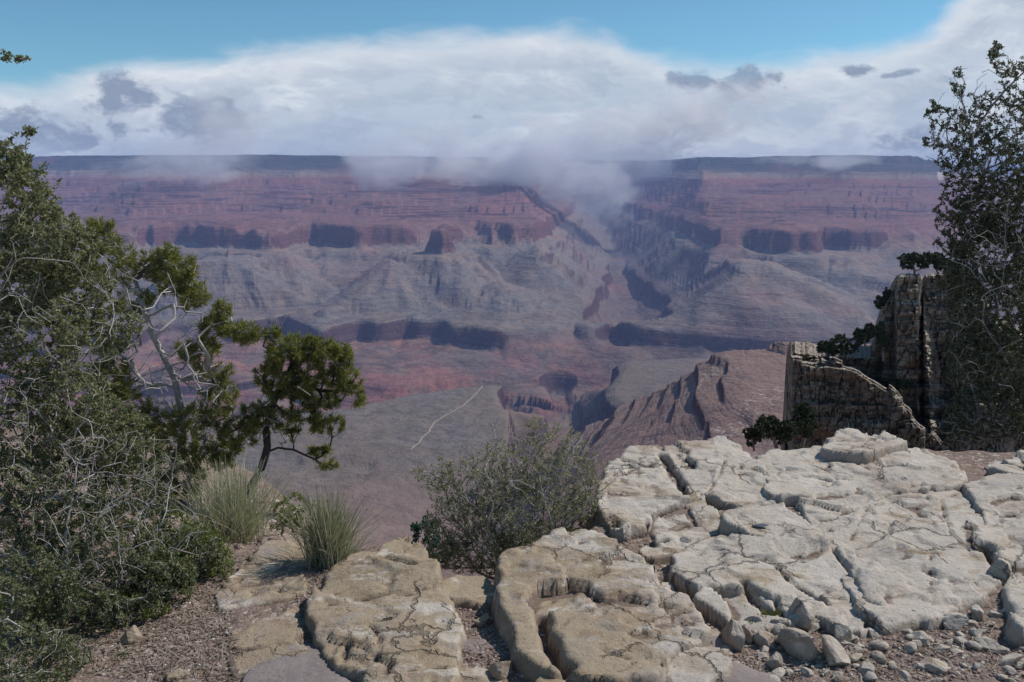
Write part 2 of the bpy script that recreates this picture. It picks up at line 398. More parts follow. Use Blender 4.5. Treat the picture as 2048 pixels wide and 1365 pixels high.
keepm = np.where(YY < 4700, 1.0, keepm)*(1-0.45*CARVED)
ZZ = Sb + (ZT-Sb)*keepm
tk = sstep(YY, 500, 900)*(0.15+0.85*sstep(YY, 2300, 3300))                                 # close slopes are left unterraced
ZZ = Sf*(1-tk) + ZZ*tk
lw = sstep(fbm(XX/300, YY/300, 131, 3)+0.25, 0.0, 0.35)*(1-sstep(YY, 2300, 3300))*tk*3
lw = np.clip(lw, 0, 1) + A_far*sstep(ZZ, -930, -900)*(1-sstep(ZZ, -680, -650))*sstep(fbm(XX/900, YY/900, 137, 3), 0.05, 0.3)
qq = (ZZ + 6*fbm(XX/200, YY/200, 133, 3))/30.0; fq = np.floor(qq); st_ = 30*(fq + 0.35*(qq-fq) + 0.65*sstep(qq-fq, 0.84, 0.92)) 
ZZ = ZZ + lw*(st_ - 30*qq)
ZZ = ZZ + 2.5*sstep(YY,600,2000)*fbm(XX/140, YY/140, 101, 2) + A_far*3*fbm(XX/160, YY/160, 111, 3)
ZZ = np.minimum(ZZ, 300 + 4*gn(XX/1500, YY/1500, 8))
ZZ = np.where(YY < 60, np.minimum(ZZ, -1.5), ZZ)
# choose rows per column so that faces seen from the rim get enough vertices
dz = np.abs(np.diff(ZZ, axis=0)); dy = np.diff(YY, axis=0); ym = YY[1:]
met = dz/ym*1.0 + dy/ym*0.045 + np.abs(dy*(-ZZ[1:]))/ym**2*0.5
W_ = 60
cs_ = np.cumsum(np.pad(met, ((0,0),(W_+1,W_)), mode='edge'), axis=1, dtype=np.float64); ms_ = (cs_[:, 2*W_+1:] - cs_[:, :-(2*W_+1)])/(2*W_+1)
cs_ = np.cumsum(np.pad(ms_, ((6,5),(0,0)), mode='edge'), axis=0); ms_ = (cs_[11:] - cs_[:-11])/11; ms_ = np.maximum(ms_, 1e-7)
cum = np.vstack([np.zeros((1, NC)), np.cumsum(ms_, 0)]); cum = cum[:len(ya)]; cum /= cum[-1:]
NR = 1500
tt = np.linspace(0, 1, NR)
GY = np.empty((NR, NC), dtype=np.float32); GZ = np.empty((NR, NC), dtype=np.float32)
for j in range(NC):
    GY[:, j] = np.interp(tt, cum[:, j], ya)
    GZ[:, j] = np.interp(GY[:, j], ya, ZZ[:, j])
GX = GY*s_ax[None, :]
def terrain_z(x, y):
    c = int(round((x/y - S0)/(S1-S0)*(NC-1))); c = min(max(c, 0), NC-1)
    return float(np.interp(y, ya, ZZ[:, c]))

mt, n, out = mat('canyon_rock')
geo = n.node('ShaderNodeNewGeometry'); P = geo.outputs['Position']; Nn = geo.outputs['Normal']
px_, py_, pz_ = n.xyz(P)[0:3]; nz = n.xyz(Nn)[2]
cdist = n.m('SQRT', n.m('ADD', n.m('MULTIPLY', px_, px_), n.m('MULTIPLY', py_, py_)))
warp = n.m('MULTIPLY', n.m('SUBTRACT', n.noise(P, 1/700.0, 5, 0.6), 0.5), 46)
zc = n.m('ADD', n.m('ADD', pz_, warp), n.m('MULTIPLY', n.m('MAXIMUM', px_, 0.0), 0.006))
def zp(z): return (z+1500)/1850.0
z01 = n.lin(zc, -1500, 350)
cliff = n.ramp(z01, [(zp(-1500),C['gorge']),(zp(-1100),C['gorge2']),(zp(-1015),C['tapeats']),(zp(-960),C['tapeats']),(zp(-900),C['muav']),(zp(-630),C['muav']),
   (zp(-600),C['redwall']),(zp(-445),C['redwall2']),(zp(-420),C['supai']),(zp(-250),C['supai2']),(zp(-160),C['supai']),(zp(-75),C['hermit']),(zp(-58),C['coco']),(zp(36),C['coco']),(zp(60),C['kaib2']),(zp(130),C['kaib']),(zp(240),C['kaib']),(zp(300),C['forest'])])
slope = n.ramp(z01, [(zp(-1500),C['gslope']),(zp(-1290),C['gslope']),(zp(-1230),C['redslope']),(zp(-1060),C['redslope2']),(zp(-985),C['tonto']),(zp(-930),C['tonto']),(zp(-860),C['ba']),(zp(-700),C['ba2']),
   (zp(-610),C['ba2']),(zp(-560),C['talus']),(zp(-440),C['supslope']),(zp(-150),C['supslope2']),(zp(-70),C['hermit']),(zp(-30),C['cocotal']),(zp(50),C['forest2']),(zp(200),C['forest']),(zp(300),C['forest'])])
big_ = n.noise(P, 1/300.0, 5, 0.6)
slope = n.mix(n.m('MULTIPLY', n.ss(zc, -1050, -1100), n.ss(big_, 0.44, 0.58, 0, 0.85)), slope, (0.185,0.15,0.128))
# thin bedding lines inside the cliffs
bed = n.noise(n.comb(n.m('MULTIPLY', px_, 0.0006), n.m('MULTIPLY', py_, 0.0006), n.m('MULTIPLY', zc, 0.045)), 1.0, 4, 0.65)
streak = n.noise(n.comb(n.m('MULTIPLY', px_, 0.02), n.m('MULTIPLY', py_, 0.02), n.m('MULTIPLY', pz_, 0.0025)), 1.0, 4, 0.6)
redm = n.m('MULTIPLY', n.ss(px_, 250, 700), n.ss(zc, -900, -1010)); greyrock = n.mix(big_, (0.13,0.105,0.10), (0.19,0.15,0.135))
slope = n.mix(n.m('MULTIPLY', redm, 0.85), slope, greyrock)
cl = n.mix(n.ss(bed, 0.36, 0.62, 0.0, 0.6), cliff, n.mix(1.0, cliff, (0.50,0.46,0.5), 'MULTIPLY'))
cl = n.mix(n.ss(streak, 0.5, 0.66, 0.0, 0.5), cl, n.mix(1.0, cl, (0.62,0.55,0.55), 'MULTIPLY'))
big = n.noise(P, 1/420.0, 6, 0.62); big2 = n.noise(P, 1/1300.0, 5, 0.6); fine = n.noise(P, 1/60.0, 6, 0.65)
sl_ = n.mix(n.ss(big, 0.42, 0.62, 0.0, 0.65), slope, n.mix(1.0, slope, (1.22,1.02,0.86), 'MULTIPLY'))
sl_ = n.mix(n.ss(big2, 0.52, 0.66, 0.0, 0.7), sl_, n.mix(0.5, slope, C['redspot']))
sl_ = n.mix(n.ss(fine, 0.44, 0.64, 0.0, 0.7), sl_, n.mix(1.0, sl_, (0.55,0.58,0.60), 'MULTIPLY'))
sl_ = n.mix(n.ss(n.noise(P, 1/170.0, 7, 0.68), 0.50, 0.62, 0.0, 0.6), sl_, n.mix(1.0, sl_, (1.25,1.16,1.05), 'MULTIPLY'))
# desert scrub: countable dots only near, soft mottling far
dots = n.voro(P, 1/7.5, 'F1'); dk = n.m('MULTIPLY', n.ss(dots, 0.42, 0.25), n.ss(cdist, 3600, 1200))
dk = n.m('MULTIPLY', dk, n.ss(n.noise(P, 1/120.0, 3), 0.38, 0.55))
wash = n.noise(n.vm('ADD', P, n.vm('SCALE', n.noise(P, 1/400.0, 3, 0.5, out=1), None, 260.0)), 1/150.0, 5, 0.6)
wsh = n.m('MULTIPLY', n.ss(n.m('ABSOLUTE', n.m('SUBTRACT', wash, 0.5)), 0.035, 0.008), n.ss(cdist, 5000, 3800))
sl_ = n.mix(n.m('MULTIPLY', wsh, 0.55), sl_, (0.075,0.075,0.05))
br_ = n.m('MULTIPLY', n.ss(cdist, 4800, 4200), n.ss(n.noise(P, 1/520.0, 5, 0.6), 0.40, 0.62, 0.25, 0.9))
sl_ = n.mix(br_, sl_, (0.18,0.14,0.11))
sl_ = n.mix(n.m('MULTIPLY', dk, 0.75), sl_, (0.035,0.042,0.024))
sl_ = n.mix(n.ss(cdist, 3000, 2000, 0, 0.75), sl_, n.mix(big, (0.235,0.14,0.12), (0.33,0.235,0.20)))
near = n.ss(cdist, 700, 260)
gr = n.noise(P, 1/2.2, 6, 0.7); gv = n.voro(P, 1/1.6)
nearc = n.mix(n.ss(gr, 0.42, 0.62), (0.20,0.135,0.105), (0.34,0.26,0.21))
nearc = n.mix(n.ss(gv, 0.30, 0.18), nearc, (0.05,0.06,0.035))
# pale block-strewn talus on the near spur
spk = n.m('MULTIPLY', n.m('MULTIPLY', n.ss(n.noise(P, 1/130.0, 3), 0.50, 0.6), n.ss(n.voro(P, 1/9.0), 0.36, 0.2)), n.m('MULTIPLY', n.ss(cdist, 2300, 1900), n.ss(zc, -430, -400)))
sl_ = n.mix(n.m('MULTIPLY', spk, 0.8), sl_, (0.48,0.42,0.38))
col_ = None
lnz = n.noise(n.comb(n.m('MULTIPLY', px_, 0.0011), n.m('MULTIPLY', py_, 0.0011), n.m('MULTIPLY', zc, 0.085)), 1.0, 3, 0.6)
lnm = n.m('MULTIPLY', n.ss(lnz, 0.52, 0.57), n.ss(n.noise(P, 1/700.0, 5, 0.65), 0.40, 0.54))
lnm = n.m('MULTIPLY', lnm, n.m('MAXIMUM', n.ss(zc, -470, -400), n.m('MULTIPLY', n.ss(zc, -650, -700), 0.32)))
sl_ = n.mix(n.m('MULTIPLY', n.m('MULTIPLY', lnm, n.ss(cdist, 4200, 5000)), 0.95), sl_, n.mix(0.5, cl, (0.035,0.02,0.03)))
steep = n.ss(n.m('ADD', nz, n.m('MULTIPLY', n.m('SUBTRACT', fine, 0.5), 0.22)), 0.82, 0.66)
col = n.mix(near, n.mix(steep, sl_, cl), nearc)
bh = n.m('ADD', n.m('MULTIPLY', n.noise(P, 1/90.0, 8, 0.62), 30), n.m('MULTIPLY', bed, 14))
principled(n, out, col, 0.95, bump=bh, bstr=0.9, bdist=1.0, spec=0.08)
CANYON = mt
terr = mesh_obj('canyon_terrain', np.stack([GX.ravel(), GY.ravel(), GZ.ravel()], 1), grid_faces(NR, NC), CANYON)
tag(terr, 'red and grey-green canyon walls, benches and slopes stretching to the far rim', 'canyon', kind='structure')
del YY, XX, Sf, lr, r0, rf, c0, cf, ci, rg, rg2, warpX, warpY, met, ms_, cum, base, Yw, sw, DP

# ------------------------------------------------------------------ haze
hz = bpy.data.materials.new('haze_air'); hz.use_nodes = True; hz.node_tree.nodes.clear(); n = NT(hz.node_tree)
out = n.node('ShaderNodeOutputMaterial'); pv = n.node('ShaderNodeVolumePrincipled')
pv.inputs['Color'].default_value = (*HAZE_COL, 1); pv.inputs['Density'].default_value = HAZE_D; pv.inputs['Anisotropy'].default_value = 0.0
n.l.new(pv.outputs[0], out.inputs['Volume'])
def box(x0,x1,y0,y1,z0,z1):
    v = [(x,y,z) for z in (z0,z1) for y in (y0,y1) for x in (x0,x1)]
    f = [(0,2,3,1),(4,5,7,6),(0,1,5,4),(2,6,7,3),(0,4,6,2),(1,3,7,5)]
    return np.array(v, float), np.array(f)
if HAZE_D > 0:
    v, f = box(-38000, 38000, -60, 46500, -1560, 330)
    h = mesh_obj('haze', v, f, hz, smooth=False); tag(h, 'thin blue-grey air between the rim and the far canyon walls', 'haze', kind='stuff')

# ------------------------------------------------------------------ mist banks drifting along the far rim
def unit_sphere(nu=24, nv=14):
    vs = [(0,0,-1)]; 
    for i in range(1, nv):
        t = -math.pi/2 + math.pi*i/nv
        for j in range(nu):
            a = 2*math.pi*j/nu; vs.append((math.cos(t)*math.cos(a), math.cos(t)*math.sin(a), math.sin(t)))
    vs.append((0,0,1)); fl = []; sz = []
    for j in range(nu): fl += [0, 1+(j+1) % nu, 1+j]; sz.append(3)
    for i in range(nv-2):
        for j in range(nu):
            a = 1+i*nu; fl += [a+j, a+(j+1) % nu, a+nu+(j+1) % nu, a+nu+j]; sz.append(4)
    a = 1+(nv-2)*nu; top = len(vs)-1
    for j in range(nu): fl += [a+j, a+(j+1) % nu, top]; sz.append(3)
    return np.array(vs), fl, sz
def mist_mat(name, dens, thr):
    m_ = bpy.data.materials.new(name); m_.use_nodes = True; m_.node_tree.nodes.clear(); n = NT(m_.node_tree)
    out = n.node('ShaderNodeOutputMaterial'); pv = n.node('ShaderNodeVolumePrincipled')
    tc = n.node('ShaderNodeTexCoord'); O = tc.outputs['Object']
    gp = n.node('ShaderNodeNewGeometry').outputs['Position']
    r = n.vm('LENGTH', O)
    nz = n.noise(n.vm('MULTIPLY', gp, (0.62, 1.0, 1.0)), 1/430.0, 9, 0.68, dist=0.9); nb = n.noise(gp, 1/1700.0, 2, 0.5)
    f = n.m('SUBTRACT', n.m('ADD', n.m('MULTIPLY', n.m('SUBTRACT', nz, 0.5), 6.0), n.m('MULTIPLY', n.m('SUBTRACT', nb, 0.5), 1.6)), n.m('SUBTRACT', n.m('MULTIPLY', n.m('MULTIPLY', r, r), 1.25), thr))
    dn = n.m('MULTIPLY', n.ss(f, 0.0, 0.7), n.ss(r, 1.0, 0.75))
    n.put(pv.inputs['Density'], n.m('MULTIPLY', dn, dens))
    pv.inputs['Color'].default_value = (*MIST_COL, 1); pv.inputs['Anisotropy'].default_value = 0.2
    n.l.new(pv.outputs[0], out.inputs['Volume'])
    try: m_.cycles.volume_step_rate = 0.2
    except Exception: pass
    return m_
MIST = mist_mat('mist', 0.0027, 0.60)
MISTT = mist_mat('thin_mist', 0.0018, 0.5)
su = unit_sphere()
mist_me = None
# (px, py, distance, half-width px, half-height px, half-depth m, tilt, thick?, label)
banks = [(385,325,10300,185,44,700,-0.10,0,'thin grey mist bank lying across the far rim above the left pine'),
 (450,265,11200,100,75,800,-0.2,0,'ragged grey mist plume rising over the rim at the left'),
 (770,330,10600,80,55,600,0.2,1,'small white mist patch spilling over the rim left of the main bank'),
 (955,318,10800,170,62,900,0.1,1,'broad white mist bank hiding the far rim at the middle'),
 (1120,318,10900,165,85,900,-0.2,1,'dense white mist heaped over the side canyon mouth'),
 (1310,268,11200,205,75,900,-0.36,1,'long bright cloud arm reaching up to the right over the rim'),
 (1385,238,11300,95,48,700,-0.3,1,'brightest curled tip of the long cloud arm, right of centre'),
 (1180,380,10400,105,66,700,0.25,0,'mist tongue sinking into the side canyon'),
 (1640,322,11000,110,22,500,0.0,0,'faint mist wisp along the rim at the right')]
for bx, by, bY, rx, ry, rz, tl, th, lb in banks:
    x, y, z = atY(bx, by, bY)
    if mist_me is None:
        o = mesh_obj('mist', su[0], su[1], MIST, sizes=su[2]); mist_me = o.data; mist_me2 = mist_me.copy(); mist_me2.materials[0] = MISTT
        if not th: o.data = mist_me2
    else:
        o = bpy.data.objects.new('mist', mist_me if th else mist_me2); sc.collection.objects.link(o)
    o.location = (x, y, z); o.rotation_euler = (0, tl, 0)
    o.scale = (1.35*rx/FPX*bY, rz, 1.35*ry/FPX*bY)
    tag(o, lb, 'mist', kind='stuff')
# ------------------------------------------------------------------ trail on the near plateau
tp = [(968,764),(962,775),(945,792),(925,810),(893,828),(870,842),(858,860),(835,882),(822,897)]
pts = []
for px, py in tp:
    x, y, z = atZ(px, py, -943); pts.append((x, y))
pts = np.array(pts); dd = np.r_[0, np.cumsum(np.hypot(*np.diff(pts, axis=0).T))]
q = np.linspace(0, dd[-1], 260)
cx = np.interp(q, dd, pts[:,0]) + 5*gn(q/60, q*0, 3); cyy = np.interp(q, dd, pts[:,1])
tv = []
for k in range(len(q)):
    k0, k1 = max(k-1, 0), min(k+1, len(q)-1)
    d_ = np.array([cx[k1]-cx[k0], cyy[k1]-cyy[k0]]); d_ /= np.hypot(*d_); nn_ = np.array([-d_[1], d_[0]])*3.2
    for sgn in (-1, 0, 1):
        X1, Y1 = cx[k]+nn_[0]*sgn, cyy[k]+nn_[1]*sgn
        tv.append((X1, Y1, max(terrain_z(X1, Y1), terrain_z(cx[k], cyy[k]))+1.6))
mtr, n, out = mat('pale_trail_dust'); g_ = n.node('ShaderNodeNewGeometry').outputs['Position']
principled(n, out, n.mix(n.noise(g_, 1/40.0, 3), (0.42,0.33,0.24), (0.34,0.27,0.20)), 0.95)
o = mesh_obj('trail', np.array(tv), grid_faces(len(q), 3), mtr); tag(o, 'pale footpath winding across the grey-green plateau below the rim', 'trail', kind='structure')

# ------------------------------------------------------------------ limestone, dirt and gravel materials
mt, n, out = mat('pale_limestone')
g_ = n.node('ShaderNodeNewGeometry'); P = g_.outputs['Position']; px_, py_, pz_ = n.xyz(P)[0:3]; nz = n.xyz(g_.outputs['Normal'])[2]
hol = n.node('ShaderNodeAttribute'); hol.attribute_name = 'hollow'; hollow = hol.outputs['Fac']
PS = n.vm('MULTIPLY', n.vm('ADD', P, n.vm('SCALE', n.noise(P, 2.0, 3, 0.5, out=1), None, 0.25)), (0.55, 1.25, 1.6))
tan = n.mix(n.noise(P, 2.2, 5, 0.6), LS['tan1'], LS['tan2'])
pale = n.mix(n.noise(P, 3.3, 5, 0.6), LS['pale1'], LS['pale2'])
side = n.m('ADD', n.m('MULTIPLY', n.ss(px_, -0.4, 1.3), 0.20), n.m('MULTIPLY', n.ss(py_, 3.2, 4.8), 0.06))
k = n.ss(n.m('ADD', n.noise(PS, 3.2, 10, 0.68, dist=0.5), side), 0.55, 0.66)
col = n.mix(k, tan, pale)
# grey lichen clouds, rusty bloom, dark specks, fine dirt in hollows
col = n.mix(n.ss(n.noise(n.vm('ADD', P, (7,3,1)), 5.0, 8, 0.7, dist=0.5), 0.53, 0.66, 0, 0.55), col, LS['grey'])
col = n.mix(n.ss(n.noise(n.vm('ADD', P, (1,9,4)), 1.6, 6, 0.62), 0.56, 0.66, 0, 0.5), col, LS['rust'])
col = n.mix(n.ss(n.noise(P, 38, 5, 0.7), 0.60, 0.72, 0, 0.6), col, (0.20,0.155,0.12))
col = n.mix(n.ss(n.voro(P, 26), 0.16, 0.07, 0, 0.55), col, (0.16,0.12,0.095))
col = n.mix(n.ss(n.noise(P, 120, 4, 0.7), 0.42, 0.62, 0, 0.35), col, n.mix(1.0, col, (0.72,0.68,0.64), 'MULTIPLY'))
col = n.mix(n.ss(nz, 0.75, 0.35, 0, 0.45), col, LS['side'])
col = n.mix(n.ss(n.noise(n.vm('ADD', PS, (3,8,2)), 9.0, 8, 0.72), 0.52, 0.62, 0, 0.55), col, n.mix(1.0, col, (0.66,0.58,0.50), 'MULTIPLY'))
col = n.mix(n.ss(n.noise(n.vm('ADD', PS, (5,1,6)), 6.0, 9, 0.7), 0.56, 0.64, 0, 0.7), col, LS['pale2'])
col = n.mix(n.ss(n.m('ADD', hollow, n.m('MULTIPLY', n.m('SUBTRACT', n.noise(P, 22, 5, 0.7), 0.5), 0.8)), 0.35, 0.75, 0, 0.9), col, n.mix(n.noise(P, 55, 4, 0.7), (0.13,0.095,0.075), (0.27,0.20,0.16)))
PW = n.vm('ADD', P, n.vm('SCALE', n.noise(P, 7.0, 5, 0.65, out=1), None, 0.16))
ck1 = n.m('MULTIPLY', n.ss(n.voro(PW, 2.6, 'DISTANCE_TO_EDGE'), 0.022, 0.004), n.ss(n.noise(n.vm('ADD', P, (4,4,4)), 1.7, 3), 0.50, 0.58))
ck2 = n.m('MULTIPLY', n.ss(n.voro(PW, 7.5, 'DISTANCE_TO_EDGE'), 0.045, 0.008), n.ss(n.noise(n.vm('ADD', P, (8,2,4)), 2.4, 3), 0.58, 0.66))
ck = n.m('MAXIMUM', ck1, n.m('MULTIPLY', ck2, 0.7))
col = n.mix(n.m('MULTIPLY', ck, 0.6), col, (0.10,0.075,0.06))
hh = n.m('SUBTRACT', n.m('ADD', n.m('ADD', n.m('MULTIPLY', n.noise(P, 9, 10, 0.68, dist=0.4), 1.0), n.m('MULTIPLY', n.noise(P, 60, 6, 0.7), 0.30)), n.m('MULTIPLY', n.ss(n.voro(P, 26), 0.05, 0.18), 0.12)), n.m('MULTIPLY', ck, 0.6))
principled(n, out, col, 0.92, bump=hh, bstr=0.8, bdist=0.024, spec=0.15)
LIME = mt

mt, n, out = mat('gravelly_dirt')
g_ = n.node('ShaderNodeNewGeometry'); P = g_.outputs['Position']; px_, py_, pz_ = n.xyz(P)[0:3]
c1 = n.mix(n.noise(P, 3.0, 6, 0.65), (0.20,0.145,0.12), (0.29,0.22,0.185))
vc = n.node('ShaderNodeTexVoronoi'); n.put(vc.inputs['Vector'], P); vc.inputs['Scale'].default_value = 75
vr = n.xyz(vc.outputs['Color'])
peb = n.ramp(vr[0], [(0.0,(0.15,0.11,0.09)),(0.45,(0.26,0.19,0.155)),(0.75,(0.36,0.28,0.23)),(0.93,(0.48,0.41,0.35)),(1.0,(0.62,0.56,0.50))])
c1 = n.mix(n.m('MULTIPLY', n.ss(vr[1], 0.35, 0.5), n.ss(n.noise(P, 2.6, 4, 0.6), 0.40, 0.52)), c1, peb)
c1 = n.mix(n.ss(n.noise(P, 9, 6, 0.7), 0.55, 0.7, 0, 0.6), c1, (0.13,0.095,0.08))
hb = n.m('ADD', n.m('MULTIPLY', n.m('SUBTRACT', 1.0, vc.outputs['Distance']), 0.5), n.noise(P, 30, 7, 0.7))
principled(n, out, c1, 0.97, bump=hb, bstr=0.8, bdist=0.012, spec=0.1)
DIRT = mt

mt, n, out = mat('loose_gravel'); g_ = n.node('ShaderNodeNewGeometry')
rv = g_.outputs['Random Per Island']
principled(n, out, n.ramp(rv, [(0,(0.17,0.12,0.10)),(0.4,(0.28,0.20,0.165)),(0.7,(0.33,0.26,0.215)),(0.92,(0.42,0.35,0.30)),(1,(0.66,0.61,0.55))]), 0.9, spec=0.15)
GRAV = mt
mt, n, out = mat('smooth_brown_ground'); P = n.node('ShaderNodeNewGeometry').outputs['Position']
cm = n.mix(n.ss(n.noise(P, 6, 5, 0.6), 0.35, 0.65), PATCH1, PATCH2)
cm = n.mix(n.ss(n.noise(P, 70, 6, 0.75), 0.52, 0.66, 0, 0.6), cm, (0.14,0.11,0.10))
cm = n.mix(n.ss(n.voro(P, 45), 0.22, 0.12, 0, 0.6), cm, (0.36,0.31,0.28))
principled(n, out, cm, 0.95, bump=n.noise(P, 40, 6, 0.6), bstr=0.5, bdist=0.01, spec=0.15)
PATCHM = mt

# ------------------------------------------------------------------ the ledge (dirt ground with its broken outer edge)
edge_px = [(-900,1000),(-400,1010),(0,1040),(300,1080),(450,1120),(540,1078),(640,1108),(700,1098),(800,1080),(870,1145),(905,1160),(985,1186),(1003,1135),(1040,1100),(1165,1066),(1208,1000),(1232,945),(1275,905),(1475,893),(1530,912),(1650,890),(1800,892),(1950,900),(2100,905),(2600,880),(3200,860)]
ex, ey = [], []
for a, b in edge_px:
    x, y, z = atZ(a, b, 0.0); ex.append(x); ey.append(y)
for i in range(1, len(ex)): ex[i] = max(ex[i], ex[i-1]+0.01)
def edgeY(x): return np.interp(x, ex, ey)
def ground_z(x, y):
    x = np.asarray(x, float); y = np.asarray(y, float)
    z = 0.022*fbm(x*1.1, y*1.1, 201, 3) + 0.008*fbm(x*7, y*7, 211, 3) + 0.006
    e = y - (edgeY(x) - 0.06 + 0.05*gn(x*3, y*0, 215) )
    bench = sstep(-(x + 0.80 + (y-3.6)*0.20), -0.06, 0.22)      # gentle gravel bench behind the left slabs
    e2 = np.maximum(y - (6.3+0.5*gn(x*1.2, y*0+3, 216)), 0)
    t = np.maximum(e, 0)
    zb_ = -0.31*t + 0.05*fbm(x*1.7, y*1.7, 226, 4) - np.minimum(e2*1.8, 26)
    z = z - np.minimum(t*1.6 + 0.9*sstep(t, 0, 0.22), 30) * (1+0.25*fbm(x*1.3, y*1.3, 221, 3))
    return z*(1-bench*(t > 0)) + (z*0 + zb_ + 0.0)*bench*(t > 0)
def axis(a, b, d0, d1, dense, coarse):
    l = -np.cumsum(np.full(60, coarse))[::-1]
    mid = np.arange(d0, d1, dense)
    lo = np.arange(a, d0, coarse); hi = np.arange(d1, b+coarse, coarse)
    return np.concatenate([lo, mid, hi])
gx = axis(-9, 11, -3.6, 3.6, 0.024, 0.2); gy = axis(-8, 12, 2.0, 8.8, 0.026, 0.2)
GXX, GYY = np.meshgrid(gx, gy)
gz = ground_z(GXX, GYY)
o = mesh_obj('ground', np.stack([GXX.ravel(), GYY.ravel(), gz.ravel()], 1), grid_faces(len(gy), len(gx)), DIRT)
tag(o, 'brown gravelly dirt of the rim between the limestone slabs', 'ground', kind='structure')

# ------------------------------------------------------------------ slabs
def h01c(a, b, seed): return (_h(np.floor(a).astype(np.int32), np.floor(b).astype(np.int32), seed) & np.uint32(4095)).astype(np.float64)/4095.0
def blur(a, k):
    for ax in (0, 1):
        pad = [(0,0),(0,0)]; pad[ax] = (k+1, k); c_ = np.cumsum(np.pad(a, pad, mode='edge'), axis=ax)
        a = (c_[2*k+1:] - c_[:-(2*k+1)])/(2*k+1) if ax == 0 else (c_[:, 2*k+1:] - c_[:, :-(2*k+1)])/(2*k+1)
    return a
def sdf(poly, X, Y):
    d = np.full(X.shape, 1e9); ins = np.zeros(X.shape, bool); m_ = len(poly)
    for i in range(m_):
        x0, y0 = poly[i]; x1, y1 = poly[(i+1) % m_]
        dx, dy = x1-x0, y1-y0; L2 = dx*dx+dy*dy+1e-12
        t = np.clip(((X-x0)*dx+(Y-y0)*dy)/L2, 0, 1)
        d = np.minimum(d, np.hypot(X-x0-t*dx, Y-y0-t*dy))
        c = ((y0 > Y) != (y1 > Y)) & (X < (x1-x0)*(Y-y0)/((y1-y0) if abs(y1-y0) > 1e-9 else 1e-9)+x0)
        ins ^= c
    return np.where(ins, d, -d)
def pline(pts, X, Y):
    d = np.full(X.shape, 1e9)
    for (x0,y0),(x1,y1) in zip(pts[:-1], pts[1:]):
        dx, dy = x1-x0, y1-y0; L2 = dx*dx+dy*dy+1e-12
        t = np.clip(((X-x0)*dx+(Y-y0)*dy)/L2, 0, 1)
        d = np.minimum(d, np.hypot(X-x0-t*dx, Y-y0-t*dy))
    return d
# cracks: (points, half width m, depth m)
CR = [([(460,1168),(540,1148),(610,1148)],.006,.02),([(566,1090),(560,1150)],.004,.012),
 ([(690,1108),(770,1104),(830,1122)],.007,.03),([(655,1190),(720,1180),(790,1174),(860,1176)],.006,.03),([(640,1235),(700,1228),(780,1218)],.005,.015),([(738,1230),(760,1262),(752,1300)],.006,.02),
 ([(730,1322),(800,1330),(880,1322)],.006,.02),([(1085,1215),(1088,1245),(1100,1275),(1118,1305),(1135,1318)],.018,.10),([(1110,1175),(1060,1200),(1085,1222)],.006,.02),
 ([(1200,1288),(1260,1302),(1275,1325)],.004,.012),([(1300,1160),(1330,1200),(1355,1235)],.005,.015),
 ([(1325,893),(1352,930),(1376,972)],.020,.10),([(1375,985),(1420,960),(1440,930),(1450,905)],.005,.02),([(1295,1018),(1306,1058),(1330,1052)],.012,.06),
 ([(1400,1005),(1440,1000),(1470,1010)],.006,.025),([(1555,1108),(1585,1140),(1620,1160),(1645,1172)],.008,.04),([(1490,1145),(1520,1175),(1545,1190)],.016,.07),([(1553,1170),(1565,1195),(1600,1232)],.008,.04),
 ([(1600,1145),(1650,1175)],.010,.03),([(1600,1000),(1680,1005),(1740,988),(1800,972),(1870,972),(1920,962),(1935,958)],.006,.03),([(1885,972),(1892,1010),(1905,1045),(1945,1080)],.005,.02),
 ([(1735,990),(1715,1030),(1702,1052)],.004,.014),([(1870,1070),(1862,1110),(1868,1180)],.004,.012),([(1545,910),(1600,930),(1650,935),(1680,945)],.004,.012),([(1665,900),(1700,905),(1760,890),(1800,880)],.008,.03),
 ([(1672,880),(1730,878)],.006,.02),([(1975,1080),(1990,1110),(2000,1130)],.012,.05),([(1690,1085),(1720,1140),(1735,1180)],.004,.012),([(1130,1120),(1200,1128),(1290,1160)],.003,.008),
 ([(1380,1225),(1440,1240),(1500,1262)],.006,.02),([(1955,1000),(2010,1010),(2060,1000)],.005,.02)]
CRW = [([atZ(a, b, 0.1)[:2] for a, b in p], w, d) for p, w, d in CR]
SLABS = []   # keep footprints so gravel stays off the tops
